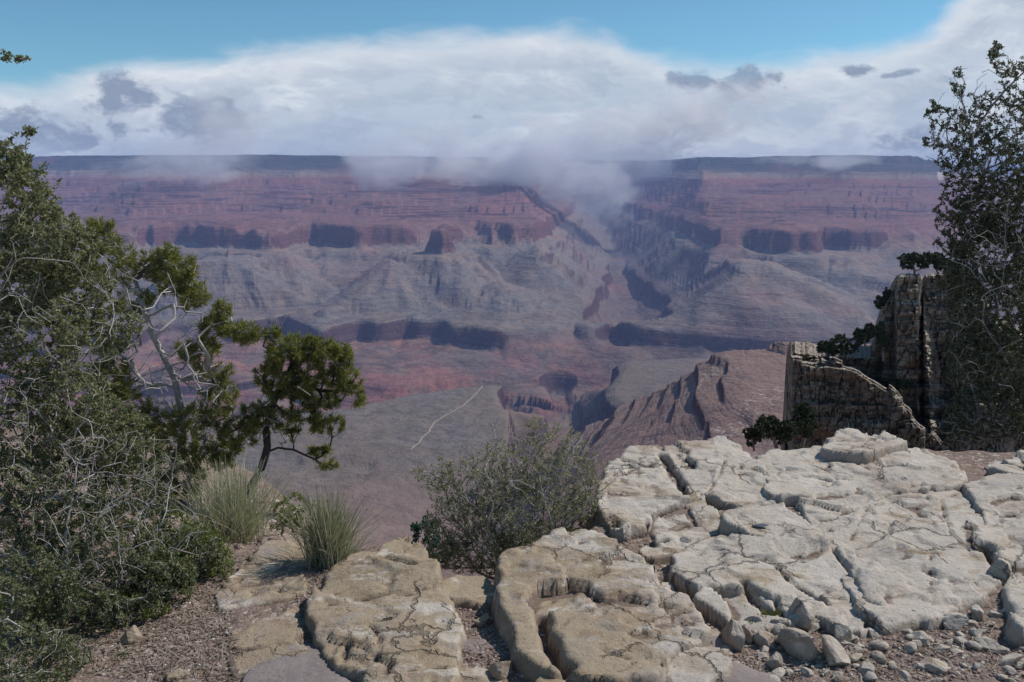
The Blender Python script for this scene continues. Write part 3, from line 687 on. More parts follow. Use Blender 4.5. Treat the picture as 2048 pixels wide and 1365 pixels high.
def slab(label, poly_px, ztop, bottom=-0.12, r=0.03, tilt=(0,0), und=0.02, step=0.015, res=0.0105, rag=1.0, seed=0, name='limestone_slab', group=None):
    ztop = 0.012 + ztop*(0.38 if seed in (5, 8, 21) else 0.25); und = und*0.5; r = r*0.22
    P0 = np.array([atZ(a, b, ztop)[:2] for a, b in poly_px])
    x0, y0 = P0.min(0)-0.15; x1, y1 = P0.max(0)+0.15
    nx = int((x1-x0)/res)+1; ny = int((y1-y0)/res)+1
    X, Y = np.meshgrid(x0+np.arange(nx)*res, y0+np.arange(ny)*res)
    d = sdf(P0, X, Y)
    d = d + 0.026 + rag*(0.022*fbm(X*5, Y*5, 301+seed, 3) + 0.006*fbm(X*24, Y*24, 311+seed, 4)*sstep(d, -0.01, 0.01))
    cx, cyc = P0.mean(0)
    # fracture facets: each cell of the rock top lies at its own slight tilt
    rf_ = np.random.default_rng(900+seed); nc = max(int((x1-x0)*(y1-y0)*9), 4)
    fx = rf_.uniform(x0, x1, nc); fy = rf_.uniform(y0, y1, nc); fa = rf_.normal(size=(nc, 3))
    Xw = X+0.07*gn(X*5, Y*5, 381)+0.03*gn(X*16, Y*16, 382); Yw_ = Y+0.07*gn(X*5, Y*5, 383)+0.03*gn(X*16, Y*16, 384)
    bd = np.full(X.shape, 1e9); facet = np.zeros(X.shape); b2 = np.full(X.shape, 1e9)
    for q in range(nc):
        dq = np.hypot(Xw-fx[q], Yw_-fy[q]); m2 = dq < bd
        b2 = np.where(m2, bd, np.minimum(b2, dq)); bd = np.where(m2, dq, bd)
        facet = np.where(m2, fa[q,0]*0.007+fa[q,1]*0.055*(X-fx[q])+fa[q,2]*0.055*(Y-fy[q]), facet)
    facet = facet - 0.006*np.exp(-((b2-bd)/0.010)**2)*(gn(X*3, Y*3, 385) > 0.05)
    f = fbm(X*2.2, Y*2.2, 321+seed, 5, 0.5)
    top = ztop + tilt[0]*(X-cx) + tilt[1]*(Y-cyc) + und*f + facet + 0.002*fbm(X*14, Y*14, 331+seed, 4, 0.6)
    if step:                                       # bedding flakes: small risers between flat benches
        q = f*und/step*1.15 + 0.25*fbm(X*9, Y*9, 341+seed, 2); fl = np.floor(q)
        top = top + step*(fl + sstep(q-fl, 0.86, 0.97) - q)*0.8
    for p, w, dep in CRW:
        dd_ = pline(p, X, Y) + 0.010*gn(X*14, Y*14, 351) + 0.004*gn(X*50, Y*50, 353)
        top = top - dep*np.exp(-(np.maximum(dd_, 0)/w)**2)
    chip = (h01c(Xw*9+seed, Yw_*9, 391)-0.5)*0.026 + (h01c(Xw*19, Yw_*19+seed, 393)-0.5)*0.006
    d = d + chip*sstep(d, 0.10, 0.0)
    rr = r*(1+0.5*gn(X*4, Y*4, 361+seed))
    t = np.clip(1 - np.maximum(d,0)/np.maximum(rr, 0.005), 0, 1)
    z = top - rr*0.8*(1-np.sqrt(np.maximum(1-t*t, 0)))
    out_ = np.maximum(-(0.35*d+0.65*blur(d, 3)), 0)*(d < 0)
    # risers: stepped outer face
    fall = out_*(5.0+1.2*gn(X*2, Y*2, 371+seed))
    fall = fall + 0.02*np.sin(fall*60+3*gn(X*5,Y*5,3))*0.3
    z = np.where(d < 0, z - fall, z)
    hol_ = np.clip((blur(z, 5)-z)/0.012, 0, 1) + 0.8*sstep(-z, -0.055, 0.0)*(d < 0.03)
    keep = (z > bottom)
    z = np.maximum(z, bottom)
    k2 = keep.copy()
    k2[1:] |= keep[:-1]; k2[:-1] |= keep[1:]; k2[:, 1:] |= keep[:, :-1]; k2[:, :-1] |= keep[:, 1:]
    cell = k2[:-1,:-1] & k2[:-1,1:] & k2[1:,1:] & k2[1:,:-1]
    idx = np.arange(nx*ny).reshape(ny, nx)
    F = np.stack([idx[:-1,:-1][cell], idx[:-1,1:][cell], idx[1:,1:][cell], idx[1:,:-1][cell]], 1)
    us, inv = np.unique(F.ravel(), return_inverse=True)
    V = np.stack([X.ravel()[us], Y.ravel()[us], z.ravel()[us]], 1)
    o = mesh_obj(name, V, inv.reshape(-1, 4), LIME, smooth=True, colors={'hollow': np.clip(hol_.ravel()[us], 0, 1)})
    tag(o, label, 'rock', group, 'thing'); SLABS.append(P0)
    return o
slab('pale wedge-shaped limestone slab at the cliff edge beside the left shrubs', [(448,1162),(500,1124),(540,1090),(590,1079),(622,1090),(636,1112),(628,1140),(560,1166),(500,1178),(455,1175)], 0.08, -0.9, seed=1)
slab('low cream slab half buried in gravel, nearer one below the wedge slab', [(450,1222),(520,1192),(600,1200),(612,1236),(590,1284),(545,1292),(480,1286),(462,1262)], 0.035, seed=2, r=0.02, und=0.014)
slab('thin half-buried cream slab beside the dark smooth patch, lowest at the left', [(455,1300),(545,1292),(600,1296),(570,1340),(470,1350)], 0.018, seed=3, r=0.02, und=0.01)
slab('thin cream slab strip just below the wedge slab', [(445,1190),(520,1180),(600,1172),(608,1186),(520,1206),(450,1216)], 0.03, seed=4, r=0.02, und=0.01)
slab('large tan limestone slab with a pointed back end, left of the gravel pocket', [(655,1142),(700,1104),(760,1094),(802,1073),(826,1096),(868,1146),(880,1180),(898,1210),(908,1290),(893,1332),(880,1380),(745,1380),(735,1325),(695,1318),(672,1292),(640,1262),(634,1210)], 0.14, -0.9, r=0.05, seed=5, und=0.03)
slab('small blocky cream rock at the drop behind the gravel pocket', [(878,1166),(918,1150),(962,1149),(986,1182),(982,1198),(945,1192),(895,1186)], 0.12, -0.8, r=0.03, seed=6)
slab('flat cream slab at the bottom edge below the gravel pocket', [(884,1332),(950,1322),(1004,1330),(998,1390),(878,1390)], 0.08, r=0.03, seed=7)
slab('huge rounded tan slab with a dark split at its left, centre foreground', [(1000,1150),(1016,1112),(1080,1088),(1160,1060),(1235,1088),(1298,1128),(1304,1178),(1362,1190),(1412,1250),(1398,1268),(1352,1278),(1318,1320),(1300,1345),(1245,1345),(1180,1338),(1128,1316),(1092,1330),(1048,1292),(1028,1232),(1004,1190)], 0.20, -0.9, r=0.07, seed=8, und=0.035)
slab('reddish stained slab along the bottom edge right of the huge tan slab', [(1248,1366),(1290,1330),(1345,1300),(1420,1296),(1448,1320),(1442,1348),(1390,1385),(1240,1390)], 0.13, r=0.04, seed=9)
slab('rounded beige rock at the bottom edge under the huge tan slab', [(1082,1352),(1105,1328),(1140,1320),(1172,1345),(1184,1390),(1078,1390)], 0.12, r=0.05, seed=10)
slab('rounded cream slab at the brink right behind the round bush', [(1206,975),(1222,935),(1262,895),(1325,893),(1342,925),(1362,962),(1372,990),(1330,1008),(1292,1020),(1296,1045),(1240,1058),(1206,1020)], 0.16, -1.0, r=0.06, seed=11, und=0.03)
slab('white square-topped slab at the brink with a dark cleft on its left', [(1334,893),(1385,893),(1448,880),(1478,888),(1512,920),(1524,960),(1538,996),(1485,1006),(1420,988),(1384,968),(1362,938)], 0.17, -1.0, r=0.05, seed=12, und=0.03)
slab('small grey slab wedged below the white square-topped slab', [(1366,1000),(1386,972),(1448,990),(1470,1008),(1450,1020),(1452,1052),(1420,1058),(1405,1030)], 0.11, r=0.03, seed=13)
slab('small flat cream stone beside a black crack, middle of the ledge', [(1312,1058),(1322,1032),(1366,1026),(1378,1038),(1345,1046),(1322,1060)], 0.10, r=0.015, seed=14)
slab('long pale flat stone slanting up to the right above the dirt hollow', [(1288,1104),(1330,1076),(1404,1052),(1416,1066),(1362,1092),(1310,1112)], 0.08, r=0.02, seed=15)
slab('beige bench slab with a small grey pebble-like mark on it', [(1454,1022),(1478,1005),(1560,1002),(1590,1022),(1628,1062),(1640,1085),(1600,1084),(1520,1070),(1462,1058)], 0.15, r=0.04, seed=16)
slab('broad tan slab running beside the long diagonal crack', [(1356,1106),(1380,1086),(1440,1064),(1500,1072),(1600,1088),(1648,1092),(1690,1150),(1722,1215),(1722,1244),(1694,1250),(1650,1222),(1560,1196),(1500,1166),(1468,1172),(1398,1168),(1362,1140)], 0.16, r=0.045, seed=17, und=0.03)
slab('low cracked slab above the mossy line', [(1392,1204),(1440,1184),(1500,1174),(1556,1200),(1625,1226),(1640,1238),(1560,1240),(1505,1254),(1432,1232)], 0.07, r=0.02, seed=18, und=0.015)
slab('narrow broken slab strip inside the long diagonal crack', [(1604,1022),(1622,1030),(1660,1085),(1712,1150),(1752,1222),(1748,1240),(1732,1230),(1700,1155),(1650,1085)], 0.09, r=0.015, seed=19, und=0.01, res=0.009)
slab('big white weathered slab along the brink at the right', [(1522,918),(1546,896),(1620,898),(1690,896),(1760,898),(1835,900),(1900,920),(1928,946),(1922,962),(1860,972),(1780,980),(1700,1004),(1600,996),(1548,992),(1532,962)], 0.17, -1.0, r=0.05, seed=20, und=0.035)
slab('stack of thin white slabs topping the brink at the right', [(1652,896),(1662,872),(1702,853),(1752,862),(1802,884),(1762,898),(1700,904)], 0.27, -0.6, r=0.03, seed=21, und=0.03, step=0.02)
slab('widest cream slab below the curved thin crack, right foreground', [(1606,1004),(1700,1010),(1785,988),(1862,980),(1925,972),(1958,1000),(1985,1050),(2000,1090),(1992,1150),(1962,1178),(1900,1208),(1838,1226),(1768,1244),(1712,1150),(1668,1080),(1628,1036)], 0.16, r=0.05, seed=22, und=0.03)
slab('tan slab leaving the picture at the right edge', [(1938,968),(2000,958),(2140,955),(2180,1080),(2140,1142),(2010,1148),(2002,1090),(1975,1030)], 0.18, r=0.05, seed=23, und=0.03)
slab('upright grey slab end at the lower right edge of the picture', [(2026,1190),(2050,1165),(2150,1160),(2150,1270),(2040,1262)], 0.14, r=0.04, seed=24)
slab('thin white flake beside the shrub base at the far right', [(1975,928),(1998,918),(2040,930),(2055,948),(2010,946)], 0.12, r=0.02, seed=25)
slab('white flake leaving the picture at the right, under the shrub', [(2008,918),(2050,908),(2120,918),(2120,938),(2048,930)], 0.16, r=0.02, seed=26)

# ------------------------------------------------------------------ loose stones
def ico(sub):
    t = (1+5**0.5)/2
    v = [(-1,t,0),(1,t,0),(-1,-t,0),(1,-t,0),(0,-1,t),(0,1,t),(0,-1,-t),(0,1,-t),(t,0,-1),(t,0,1),(-t,0,-1),(-t,0,1)]
    v = [np.array(a)/np.linalg.norm(a) for a in v]
    f = [(0,11,5),(0,5,1),(0,1,7),(0,7,10),(0,10,11),(1,5,9),(5,11,4),(11,10,2),(10,7,6),(7,1,8),(3,9,4),(3,4,2),(3,2,6),(3,6,8),(3,8,9),(4,9,5),(2,4,11),(6,2,10),(8,6,7),(9,8,1)]
    for _ in range(sub):
        c = {}; nf = []
        def mid(a, b):
            k = (min(a,b), max(a,b))
            if k not in c:
                m_ = v[a]+v[b]; v.append(m_/np.linalg.norm(m_)); c[k] = len(v)-1
            return c[k]
        for a, b, d in f:
            ab, bd, da = mid(a,b), mid(b,d), mid(d,a); nf += [(a,ab,da),(b,bd,ab),(d,da,bd),(ab,bd,da)]
        f = nf
    return np.array(v), np.array(f)
I3 = ico(3); I1 = ico(1)
def rock_shape(rng, base, cuts=9):
    V = base[0].copy()
    for _ in range(cuts):
        nn_ = rng.normal(size=3); nn_ /= np.linalg.norm(nn_); dlim = rng.uniform(0.45, 0.85)
        s = V@nn_; V = V - np.maximum(s-dlim, 0)[:,None]*nn_[None,:]
    return V
def rotz(V, a):
    c, s = math.cos(a), math.sin(a); return np.stack([V[:,0]*c-V[:,1]*s, V[:,0]*s+V[:,1]*c, V[:,2]], 1)
def stone(px, py, wpx, hpx, hgt, rot, label, group=None, seed=0, material=None, zb=0.0):
    """rough stone whose footprint centre is seen at (px, py); wpx = photo width, hpx = photo depth extent"""
    rng = np.random.default_rng(1000+seed)
    x, y, z = atZ(px, py, zb); sc_ = y/FPX
    a = wpx*sc_/2*1.15; b = max(hpx*sc_/0.45/2*0.8, 0.01)
    V = rock_shape(rng, I3, 10)
    V = V*(1+0.05*fbm(V[:,0]*3+seed, V[:,1]*3+V[:,2]*2, 5, 3)[:,None])
    hgt = hgt*0.55
    V = V*np.array([a, b, hgt]); V = rotz(V, rot); V[:,2] += hgt*0.35 + V[:,0]*rng.uniform(-.25,.25)
    z0 = float(ground_z(x, y)) + zb
    o = mesh_obj('stone', V, I3[1], material or LIME, smooth=False)
    o.location = (x, y, z0); tag(o, label, 'stone', group)
    return o
STONES = [
 (968,1250,42,16,0.05,0.5,'small white angular stone on the gravel pocket beside the huge slab'),
 (1006,1272,26,34,0.07,0.1,'upright beige stone squeezed against the huge slab by the gravel pocket'),
 (1464,1292,36,60,0.13,0.25,'tall grey-sided stone leaning left of the stone heap at the bottom'),
 (1492,1278,30,34,0.07,-0.2,'pale wedge stone just right of the leaning grey-sided stone'),
 (1530,1288,44,38,0.07,0.4,'white chipped stone in the middle of the stone heap at the bottom'),
 (1600,1252,54,46,0.13,0.1,'rounded grey stone standing under the mossy line'),
 (1636,1253,24,14,0.05,0.7,'little white triangular stone right of the rounded grey stone'),
 (1604,1318,56,76,0.12,0.5,'long pale stone pointing down beside a deep dark hollow'),
 (1664,1334,60,60,0.10,0.2,'squarish beige stone at the bottom edge right of the long pale stone'),
 (1684,1286,30,34,0.08,0.0,'narrow pinkish stone above the squarish beige stone'),
 (1826,1246,46,22,0.07,0.1,'white lumpy stone in front of the widest cream slab'),
 (1905,1254,60,26,0.06,-0.1,'tan sunken stone with a pink tinge at the right'),
 (1956,1238,36,20,0.06,0.2,'rounded light stone above the tan sunken stone'),
 (1992,1168,38,40,0.12,0.3,'white upright stone against the right-edge slab'),
 (1840,1288,54,24,0.04,0.2,'flat grey-white stone in the middle of the right gravel'),
 (1868,1340,70,34,0.04,0.0,'broad pale stone sunk in gravel at the bottom right'),
 (2018,1330,56,20,0.05,0.3,'thin pale stone at the bottom right corner'),
 (1972,1300,50,26,0.05,-0.6,'brownish tilted stone above the thin corner stone'),
 (1425,1324,22,22,0.04,0.0,'small cream chip by the reddish stained slab'),
 (1505,1254,60,14,0.04,-0.3,'thin flat flake lying under the low cracked slab'),
 (1562,1262,50,14,0.05,-0.3,'flat light flake left of the rounded grey stone'),
 (1334,1178,40,24,0.06,-0.8,'narrow tan stone at the right side of the huge slab'),
 (1372,1092,30,16,0.05,-0.6,'small beige stone in the dirt hollow'),
 (262,1292,46,26,0.08,0.5,'tan stone at the foot of the left shrubs'),
 (660,1285,40,30,0.06,0.4,'rounded cream stone at the left flank of the pointed slab'),
 (350,1362,60,18,0.04,0.1,'pale stone at the bottom edge in the left dirt'),
 (545,1350,60,20,0.03,0.2,'low tan stone at the margin of the left smooth patch'),
 (1002,1352,44,36,0.06,0.3,'pinkish white stone at the bottom edge in the gravel'),
 (1550,1335,30,28,0.06,0.3,'dark-edged stone beside the lower dark smooth patch'),
 (1728,1352,40,22,0.05,0.3,'small beige stone right of the squarish stone at the bottom edge'),
]
for k, (a, b, c, d_, h_, r_, lb) in enumerate(STONES): stone(a, b, c, d_, h_, r_, lb, seed=k)
# a blue-grey oblong stone lying on the bench slab
so_ = stone(1521, 1058, 32, 7, 0.012, 0.0, 'small flat blue-grey stone lying on the beige bench slab', seed=77, material=None, zb=0.0)
x, y, z = atZ(1521, 1052, 0.072); so_.location = (x, y, 0.072)
m_, n, out = mat('blue_grey_stone'); principled(n, out, (0.16,0.17,0.20), 0.8); so_.data.materials[0] = m_
rng = np.random.default_rng(5)
SM = []
for k in range(330):
    a = rng.uniform(1380, 2060); b = rng.uniform(1215, 1370)
    SM.append((a, b, 8+34*rng.random()**2.2))
proto = None
for a, b, wd in SM:
    x, y, z = atZ(a, b, 0); s_ = wd*y/FPX/2*1.1
    if any(float(sdf(p, np.array([x]), np.array([y]))[0]) > -0.01 for p in SLABS): continue
    if proto is None or rng.random() < 0.16:
        V = rock_shape(rng, ico(2), 9)*np.array([1, 0.75, 0.55]); o = mesh_obj('limestone_chip', V, ico(2)[1], LIME, smooth=False); proto = o
    else:
        o = proto.copy(); sc.collection.objects.link(o)
    o.location = (x, y, float(ground_z(x, y))+s_*0.15); o.scale = (s_, s_, s_); o.rotation_euler = (rng.uniform(-.3,.3), rng.uniform(-.3,.3), rng.uniform(0, 6.28))
    tag(o, 'small pale limestone chip strewn on the gravel at the lower right', 'stone', 'small limestone chips on the lower right gravel')
# fine gravel: countless
def scatter(name, label, N, zones, smin, smax, seed):
    rng = np.random.default_rng(seed); Vs = []; Fs = []; c = 0
    tpl = [rock_shape(rng, I1, 6)*np.array([1, .8, .6]) for _ in range(10)]
    pts = []
    for (x0,y0,x1,y1,w) in zones:
        m_ = int(N*w)
        a = rng.uniform(x0, x1, m_); b = rng.uniform(y0, y1, m_)
        for q in range(m_):
            X, Y, Z = atZ(a[q], b[q], 0); pts.append((X, Y))
    pts = np.array(pts)
    dens = fbm(pts[:,0]*2.5, pts[:,1]*2.5, 401, 3) + rng.normal(size=len(pts))*0.45
    pts = pts[dens > -0.1]
    pts = pts[pts[:,1] < edgeY(pts[:,0])-0.03]
    for p in SLABS: pts = pts[sdf(p, pts[:,0], pts[:,1]) < 0.012]
    gzz = ground_z(pts[:,0], pts[:,1])
    for q in range(len(pts)):
        s_ = smin + (smax-smin)*rng.random()**3
        V = rotz(tpl[rng.integers(10)], rng.uniform(0, 6.28))*s_ + np.array([pts[q,0], pts[q,1], gzz[q]+s_*0.15])
        Vs.append(V); Fs.append(I1[1]+c); c += len(V)
    o = mesh_obj(name, np.concatenate(Vs), np.concatenate(Fs), GRAV, smooth=False); tag(o, label, 'gravel', kind='stuff'); return o
scatter('gravel', 'fine brown and cream gravel strewn over the dirt between the slabs', 24000,
  [(180,1180,660,1365,0.30),(600,1130,660,1250,0.03),(885,1185,1110,1365,0.16),(1240,1080,1420,1200,0.06),(1300,1195,1560,1365,0.14),(1550,1220,2048,1365,0.28),(1940,960,2048,1180,0.03)], 0.0024, 0.0095, 9)
rng = np.random.default_rng(77); Vs = []; Fs = []; c = 0
for q in range(2600):                                     # coarse rubble on the lower bench behind the left slabs
    x = rng.uniform(-2.6, -0.95); y = rng.uniform(3.7, 7.6); s_ = 0.006+0.03*rng.random()**3
    V = rotz(rock_shape(rng, I1, 6)*np.array([1,.8,.6]), rng.uniform(0, 6.28))*s_+np.array([x, y, float(ground_z(x, y))+s_*0.1]); Vs.append(V); Fs.append(I1[1]+c); c += len(V)
o = mesh_obj('rubble', np.concatenate(Vs), np.concatenate(Fs), GRAV, smooth=False); tag(o, 'pinkish stone rubble on the slope behind the wedge slab and pine trunk', 'rubble', kind='stuff')
# fallen twigs and dry bits
rng = np.random.default_rng(88); P_ = []
for k in range(5200):
    a = rng.uniform(160, 2048) if k % 2 else rng.uniform(160, 700); b = rng.uniform(1120, 1365); x, y, z = atZ(a, b, 0.0)
    P_.append((x, y, float(0)))
P_ = np.array(P_); P_ = P_[P_[:,1] < edgeY(P_[:,0])-0.03]
for p in SLABS: P_ = P_[sdf(p, P_[:,0], P_[:,1]) < 0.0]
P_[:,2] = ground_z(P_[:,0], P_[:,1])+0.008
ang = rng.uniform(0, 6.28, len(P_)); D_ = np.stack([np.cos(ang), np.sin(ang), rng.normal(size=len(P_))*0.1], 1)
def flat_leaves(P_, D_, ln, wd):
    S = np.stack([-D_[:,1], D_[:,0], D_[:,2]*0], 1); l = (ln*(0.3+rng.random(len(P_))**2*1.6))[:,None]
    V = np.stack([P_-S*wd, P_+S*wd, P_+D_*l+S*wd*0.6, P_+D_*l-S*wd*0.6], 1); return V.reshape(-1, 3), np.arange(len(P_)*4).reshape(-1, 4)
V, F = flat_leaves(P_, D_, 0.038, 0.0016)
mtl, n, out = mat('dry_litter'); principled(n, out, n.ramp(n.node('ShaderNodeNewGeometry').outputs['Random Per Island'], [(0,(0.07,0.05,0.04)),(0.5,(0.20,0.15,0.11)),(1,(0.42,0.36,0.30))]), 0.9)
o = mesh_obj('twig_litter', V, F, mtl, smooth=False); tag(o, 'dry twigs and needles fallen on the dirt', 'litter', kind='stuff')
# smooth low-domed brown patches lying over the gravel
def smooth_patch(label, cx_, cy_, rx, ry, h_, seed):
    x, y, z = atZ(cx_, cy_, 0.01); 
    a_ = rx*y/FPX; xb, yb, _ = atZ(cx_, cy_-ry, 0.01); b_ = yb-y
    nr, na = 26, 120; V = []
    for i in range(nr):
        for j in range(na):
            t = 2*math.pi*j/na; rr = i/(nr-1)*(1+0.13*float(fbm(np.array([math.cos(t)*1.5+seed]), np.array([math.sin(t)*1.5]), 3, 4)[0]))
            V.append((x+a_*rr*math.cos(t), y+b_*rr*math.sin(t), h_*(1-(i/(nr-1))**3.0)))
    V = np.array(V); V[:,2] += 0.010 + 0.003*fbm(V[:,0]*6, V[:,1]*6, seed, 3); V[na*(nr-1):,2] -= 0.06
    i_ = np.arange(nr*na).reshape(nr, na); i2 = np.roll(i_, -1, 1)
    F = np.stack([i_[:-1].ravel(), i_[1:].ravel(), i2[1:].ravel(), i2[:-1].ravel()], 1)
    o = mesh_obj('ground_patch', V, F, PATCHM); tag(o, label, 'mud patch', kind='structure')
smooth_patch('smooth dull purple-brown patch at the bottom left', 600, 1365, 135, 76, 0.022, 3)
smooth_patch('smooth dark patch at the bottom edge right of centre', 1490, 1385, 85, 58, 0.022, 8)
smooth_patch('small smooth brown hollow below the gravel pocket', 950, 1292, 42, 16, 0.006, 12)
smooth_patch('small dark patch beside the huge slab', 1400, 1284, 55, 22, 0.006, 17)

# ------------------------------------------------------------------ the limestone outcrop at the right, about 100 m away
mt, n, out = mat('outcrop_limestone')
g_ = n.node('ShaderNodeNewGeometry'); P = g_.outputs['Position']; px_, py_, pz_ = n.xyz(P)[0:3]; nz = n.xyz(g_.outputs['Normal'])[2]
zz2 = n.m('ADD', pz_, n.m('MULTIPLY', n.noise(P, 0.12, 3), 3.0))
lay = n.noise(n.comb(n.m('MULTIPLY', px_, 0.10), n.m('MULTIPLY', py_, 0.10), n.m('MULTIPLY', zz2, 1.0)), 1.0, 6, 0.7)
c = n.mix(n.ss(lay, 0.38, 0.62), (0.16,0.128,0.103), (0.30,0.245,0.195))  # face colours darkened so the wall looks shaded; upward faces stay paler
c = n.mix(n.ss(n.noise(P, 0.22, 5, 0.6), 0.50, 0.62, 0, 0.75), c, (0.27,0.145,0.085))
c = n.mix(n.ss(n.noise(n.comb(n.m('MULTIPLY', px_, 1.0), n.m('MULTIPLY', py_, 1.0), n.m('MULTIPLY', pz_, 0.5)), 0.7, 6, 0.7), 0.52, 0.68, 0, 0.6), c, (0.085,0.07,0.06))
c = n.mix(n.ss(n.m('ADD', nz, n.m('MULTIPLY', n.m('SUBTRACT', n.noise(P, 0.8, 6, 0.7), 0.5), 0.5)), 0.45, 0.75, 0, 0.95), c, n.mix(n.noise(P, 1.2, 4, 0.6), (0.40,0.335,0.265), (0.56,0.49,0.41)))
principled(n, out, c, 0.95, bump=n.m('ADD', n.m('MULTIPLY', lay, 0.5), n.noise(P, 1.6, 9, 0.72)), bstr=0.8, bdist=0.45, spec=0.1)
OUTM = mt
YB = 97.0
def h01(a, b, seed): return (_h(np.floor(a).astype(np.int32), np.floor(b).astype(np.int32), seed) & np.uint32(4095)).astype(np.float32)/4095.0
def outcrop():
    aa = np.arange(1572, 2180, 1.25); bb = np.concatenate([np.arange(1080, 540, -1.25)])
    A_, B_ = np.meshgrid(aa, bb)
    u = (A_-1024)/FPX; xw = u*YB/1.0; v = -(B_-682.5)/FPX; dpt = CT+v*ST
    X = u*YB/dpt; Z = EYE + (-ST+v*CT)*YB/dpt
    # depth of the face
    tier = np.interp(A_, [1570,1582,1640,1700,1780,1850,1885,1960,2180],[712,712,716,732,778,846,880,800,790]) + 5*gn(A_/24, B_*0, 3) + 9*np.floor(2.2*gn(A_/55, B_*0, 4)+0.5)
    D = np.full(A_.shape, 99.6)
    D = D + 1.8*sstep(A_, 1794, 1786) + 1.6*sstep(A_, 1768, 1758)                       # shoulder set back from the tower
    D = D + 3.6*sstep(A_, 1836 + 4*gn(B_/18, A_*0, 5), 1846 + 4*gn(B_/18, A_*0, 5)) - 1.0*sstep(A_, 1905, 1925)        # tower corner, recessed wall beyond
    D = D - 0.7*sstep(B_, 600, 612)*(A_ < 1836)                                         # cap sits back, leaving a pale ledge
    D = D - 1.0*sstep(B_, 585+8*gn(A_/20,B_*0,8), 592+8*gn(A_/20,B_*0,8))*(A_ > 1846)
    # debris rib
    cx_ = np.interp(B_, [620,650,760,900,1080],[1846,1850,1858,1864,1870]); hw = np.interp(B_, [630,700,800,900,1080],[6,20,30,36,50])*(1+0.35*gn(B_/25, A_*0, 9))
    rib = np.clip(1-np.abs(A_-cx_)/hw, 0, 1)*np.interp(B_, [630,700,900],[2.0,5.0,7.0])*(B_ > 630)
    ledg = (B_/9.0 + 0.8*gn(A_/14, B_/14, 15)); ledg = ledg - np.floor(ledg)
    rib = rib*(0.85+0.18*ledg)*(1+0.25*fbm(A_/14, B_/14, 17, 3))
    D = D - rib
    below = sstep(B_, tier, tier+2.5)
    D = D - below*(D - (95.2 + 0.9*gn(A_/60, B_/90, 19) - 0.010*(A_-1582)*(A_ < 1850)))
    # overhanging lip of the low block
    D = D - 0.7*below*sstep(tier+20, tier+8, B_)
    # joints and beds: angular blocks
    aw = A_+3*gn(A_/22, B_/22, 31); bw = B_+3*gn(A_/30, B_/22, 33)
    bed = np.floor(bw/9.0 + 0.35*np.sin(A_/60.0))
    D = D + 1.0*(h01(aw*0, bed, 40)-0.5) + 0.85*(h01(aw/34+bed*0.37, bw/15, 41)-0.5) + 0.55*(h01(aw/13+bed*0.71, bed, 43)-0.5) + 0.35*(h01(aw/6, bw/5.5, 47)-0.5)
    D = D + 0.5*fbm(A_/45, B_/60, 51, 4) + 0.35*(np.abs(gn(A_/20, B_/60, 57)) < 0.04)
    X = X*D/YB*0 + u*D/dpt*1.0; Z = EYE + (-ST+v*CT)*D/dpt
    # skyline; its hidden right end is lowered so sun reaches the rib
    sk = np.interp(aa, [1572,1580,1590,1640,1742,1746,1752,1762,1774,1786,1792,1800,1840,1843,1848,1852,1880,1930,1955,1990,2180],
                       [760,716,706,712,716,700,668,630,604,580,562,553,554,562,562,553,549,537,560,650,760]) + 2.5*gn(aa/9, aa*0, 61)
    nb, na = A_.shape
    dcap = np.empty(na); 
    for j in range(na):
        m_ = B_[:, j] < sk[j]
        k = int(np.argmax(m_)) if m_.any() else nb-1
        k = max(k, 1)
        d0 = D[k-1, j]; zt = Z[k-1, j]; ua = u[0, j]
        q = np.arange(nb-k)
        back = d0 + np.minimum(q*0.28, 9.0) ; xk = X[k-1, j]
        Y2 = back; X[k:, j] = xk*(Y2/d0)**0.96; D[k:, j] = Y2
        Z[k:, j] = zt - 0.02*(Y2-d0) + 0.30*fbm(X[k:, j]*0.8, Y2*0.8, 71, 4)*np.minimum(q/3.0, 1) - np.maximum(q*0.28-8.4, 0)*3
    e0 = np.clip((1584-A_)/10.0, 0, 1); D0 = D.copy(); D = D + e0*6; X = X*(D/D0)
    V = np.stack([X.ravel(), D.ravel(), Z.ravel()], 1)
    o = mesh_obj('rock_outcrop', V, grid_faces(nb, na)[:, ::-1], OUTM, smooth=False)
    tag(o, 'tall shaded limestone buttress with pale flat tops rising beyond the brink at the right', 'rock outcrop', kind='thing')
outcrop()

# ------------------------------------------------------------------ plants
def leaf_mat(name, c1, c2, c3=None, trans=0.25, dead=0.0, rough=0.6):
    mt, n, out = mat(name); g_ = n.node('ShaderNodeNewGeometry'); r = g_.outputs['Random Per Island']
    col = n.mix(r, c1, c2)
    if c3: col = n.mix(n.ss(n.noise(g_.outputs['Position'], 2.3 if trans else 1.0, 4, 0.6), 0.45, 0.62), col, n.mix(r, c3, c2))
    b = n.node('ShaderNodeBsdfPrincipled'); n.put(b.inputs['Base Color'], col); b.inputs['Roughness'].default_value = rough; b.inputs['Specular IOR Level'].default_value = 0.3
    t = n.node('ShaderNodeBsdfTranslucent'); n.put(t.inputs['Color'], n.mix(1.0, col, (1.3,1.4,0.7), 'MULTIPLY'))
    m_ = n.node('ShaderNodeMixShader'); m_.inputs[0].default_value = trans
    n.l.new(b.outputs[0], m_.inputs[1]); n.l.new(t.outputs[0], m_.inputs[2]); n.l.new(m_.outputs[0], out.inputs['Surface']); return mt
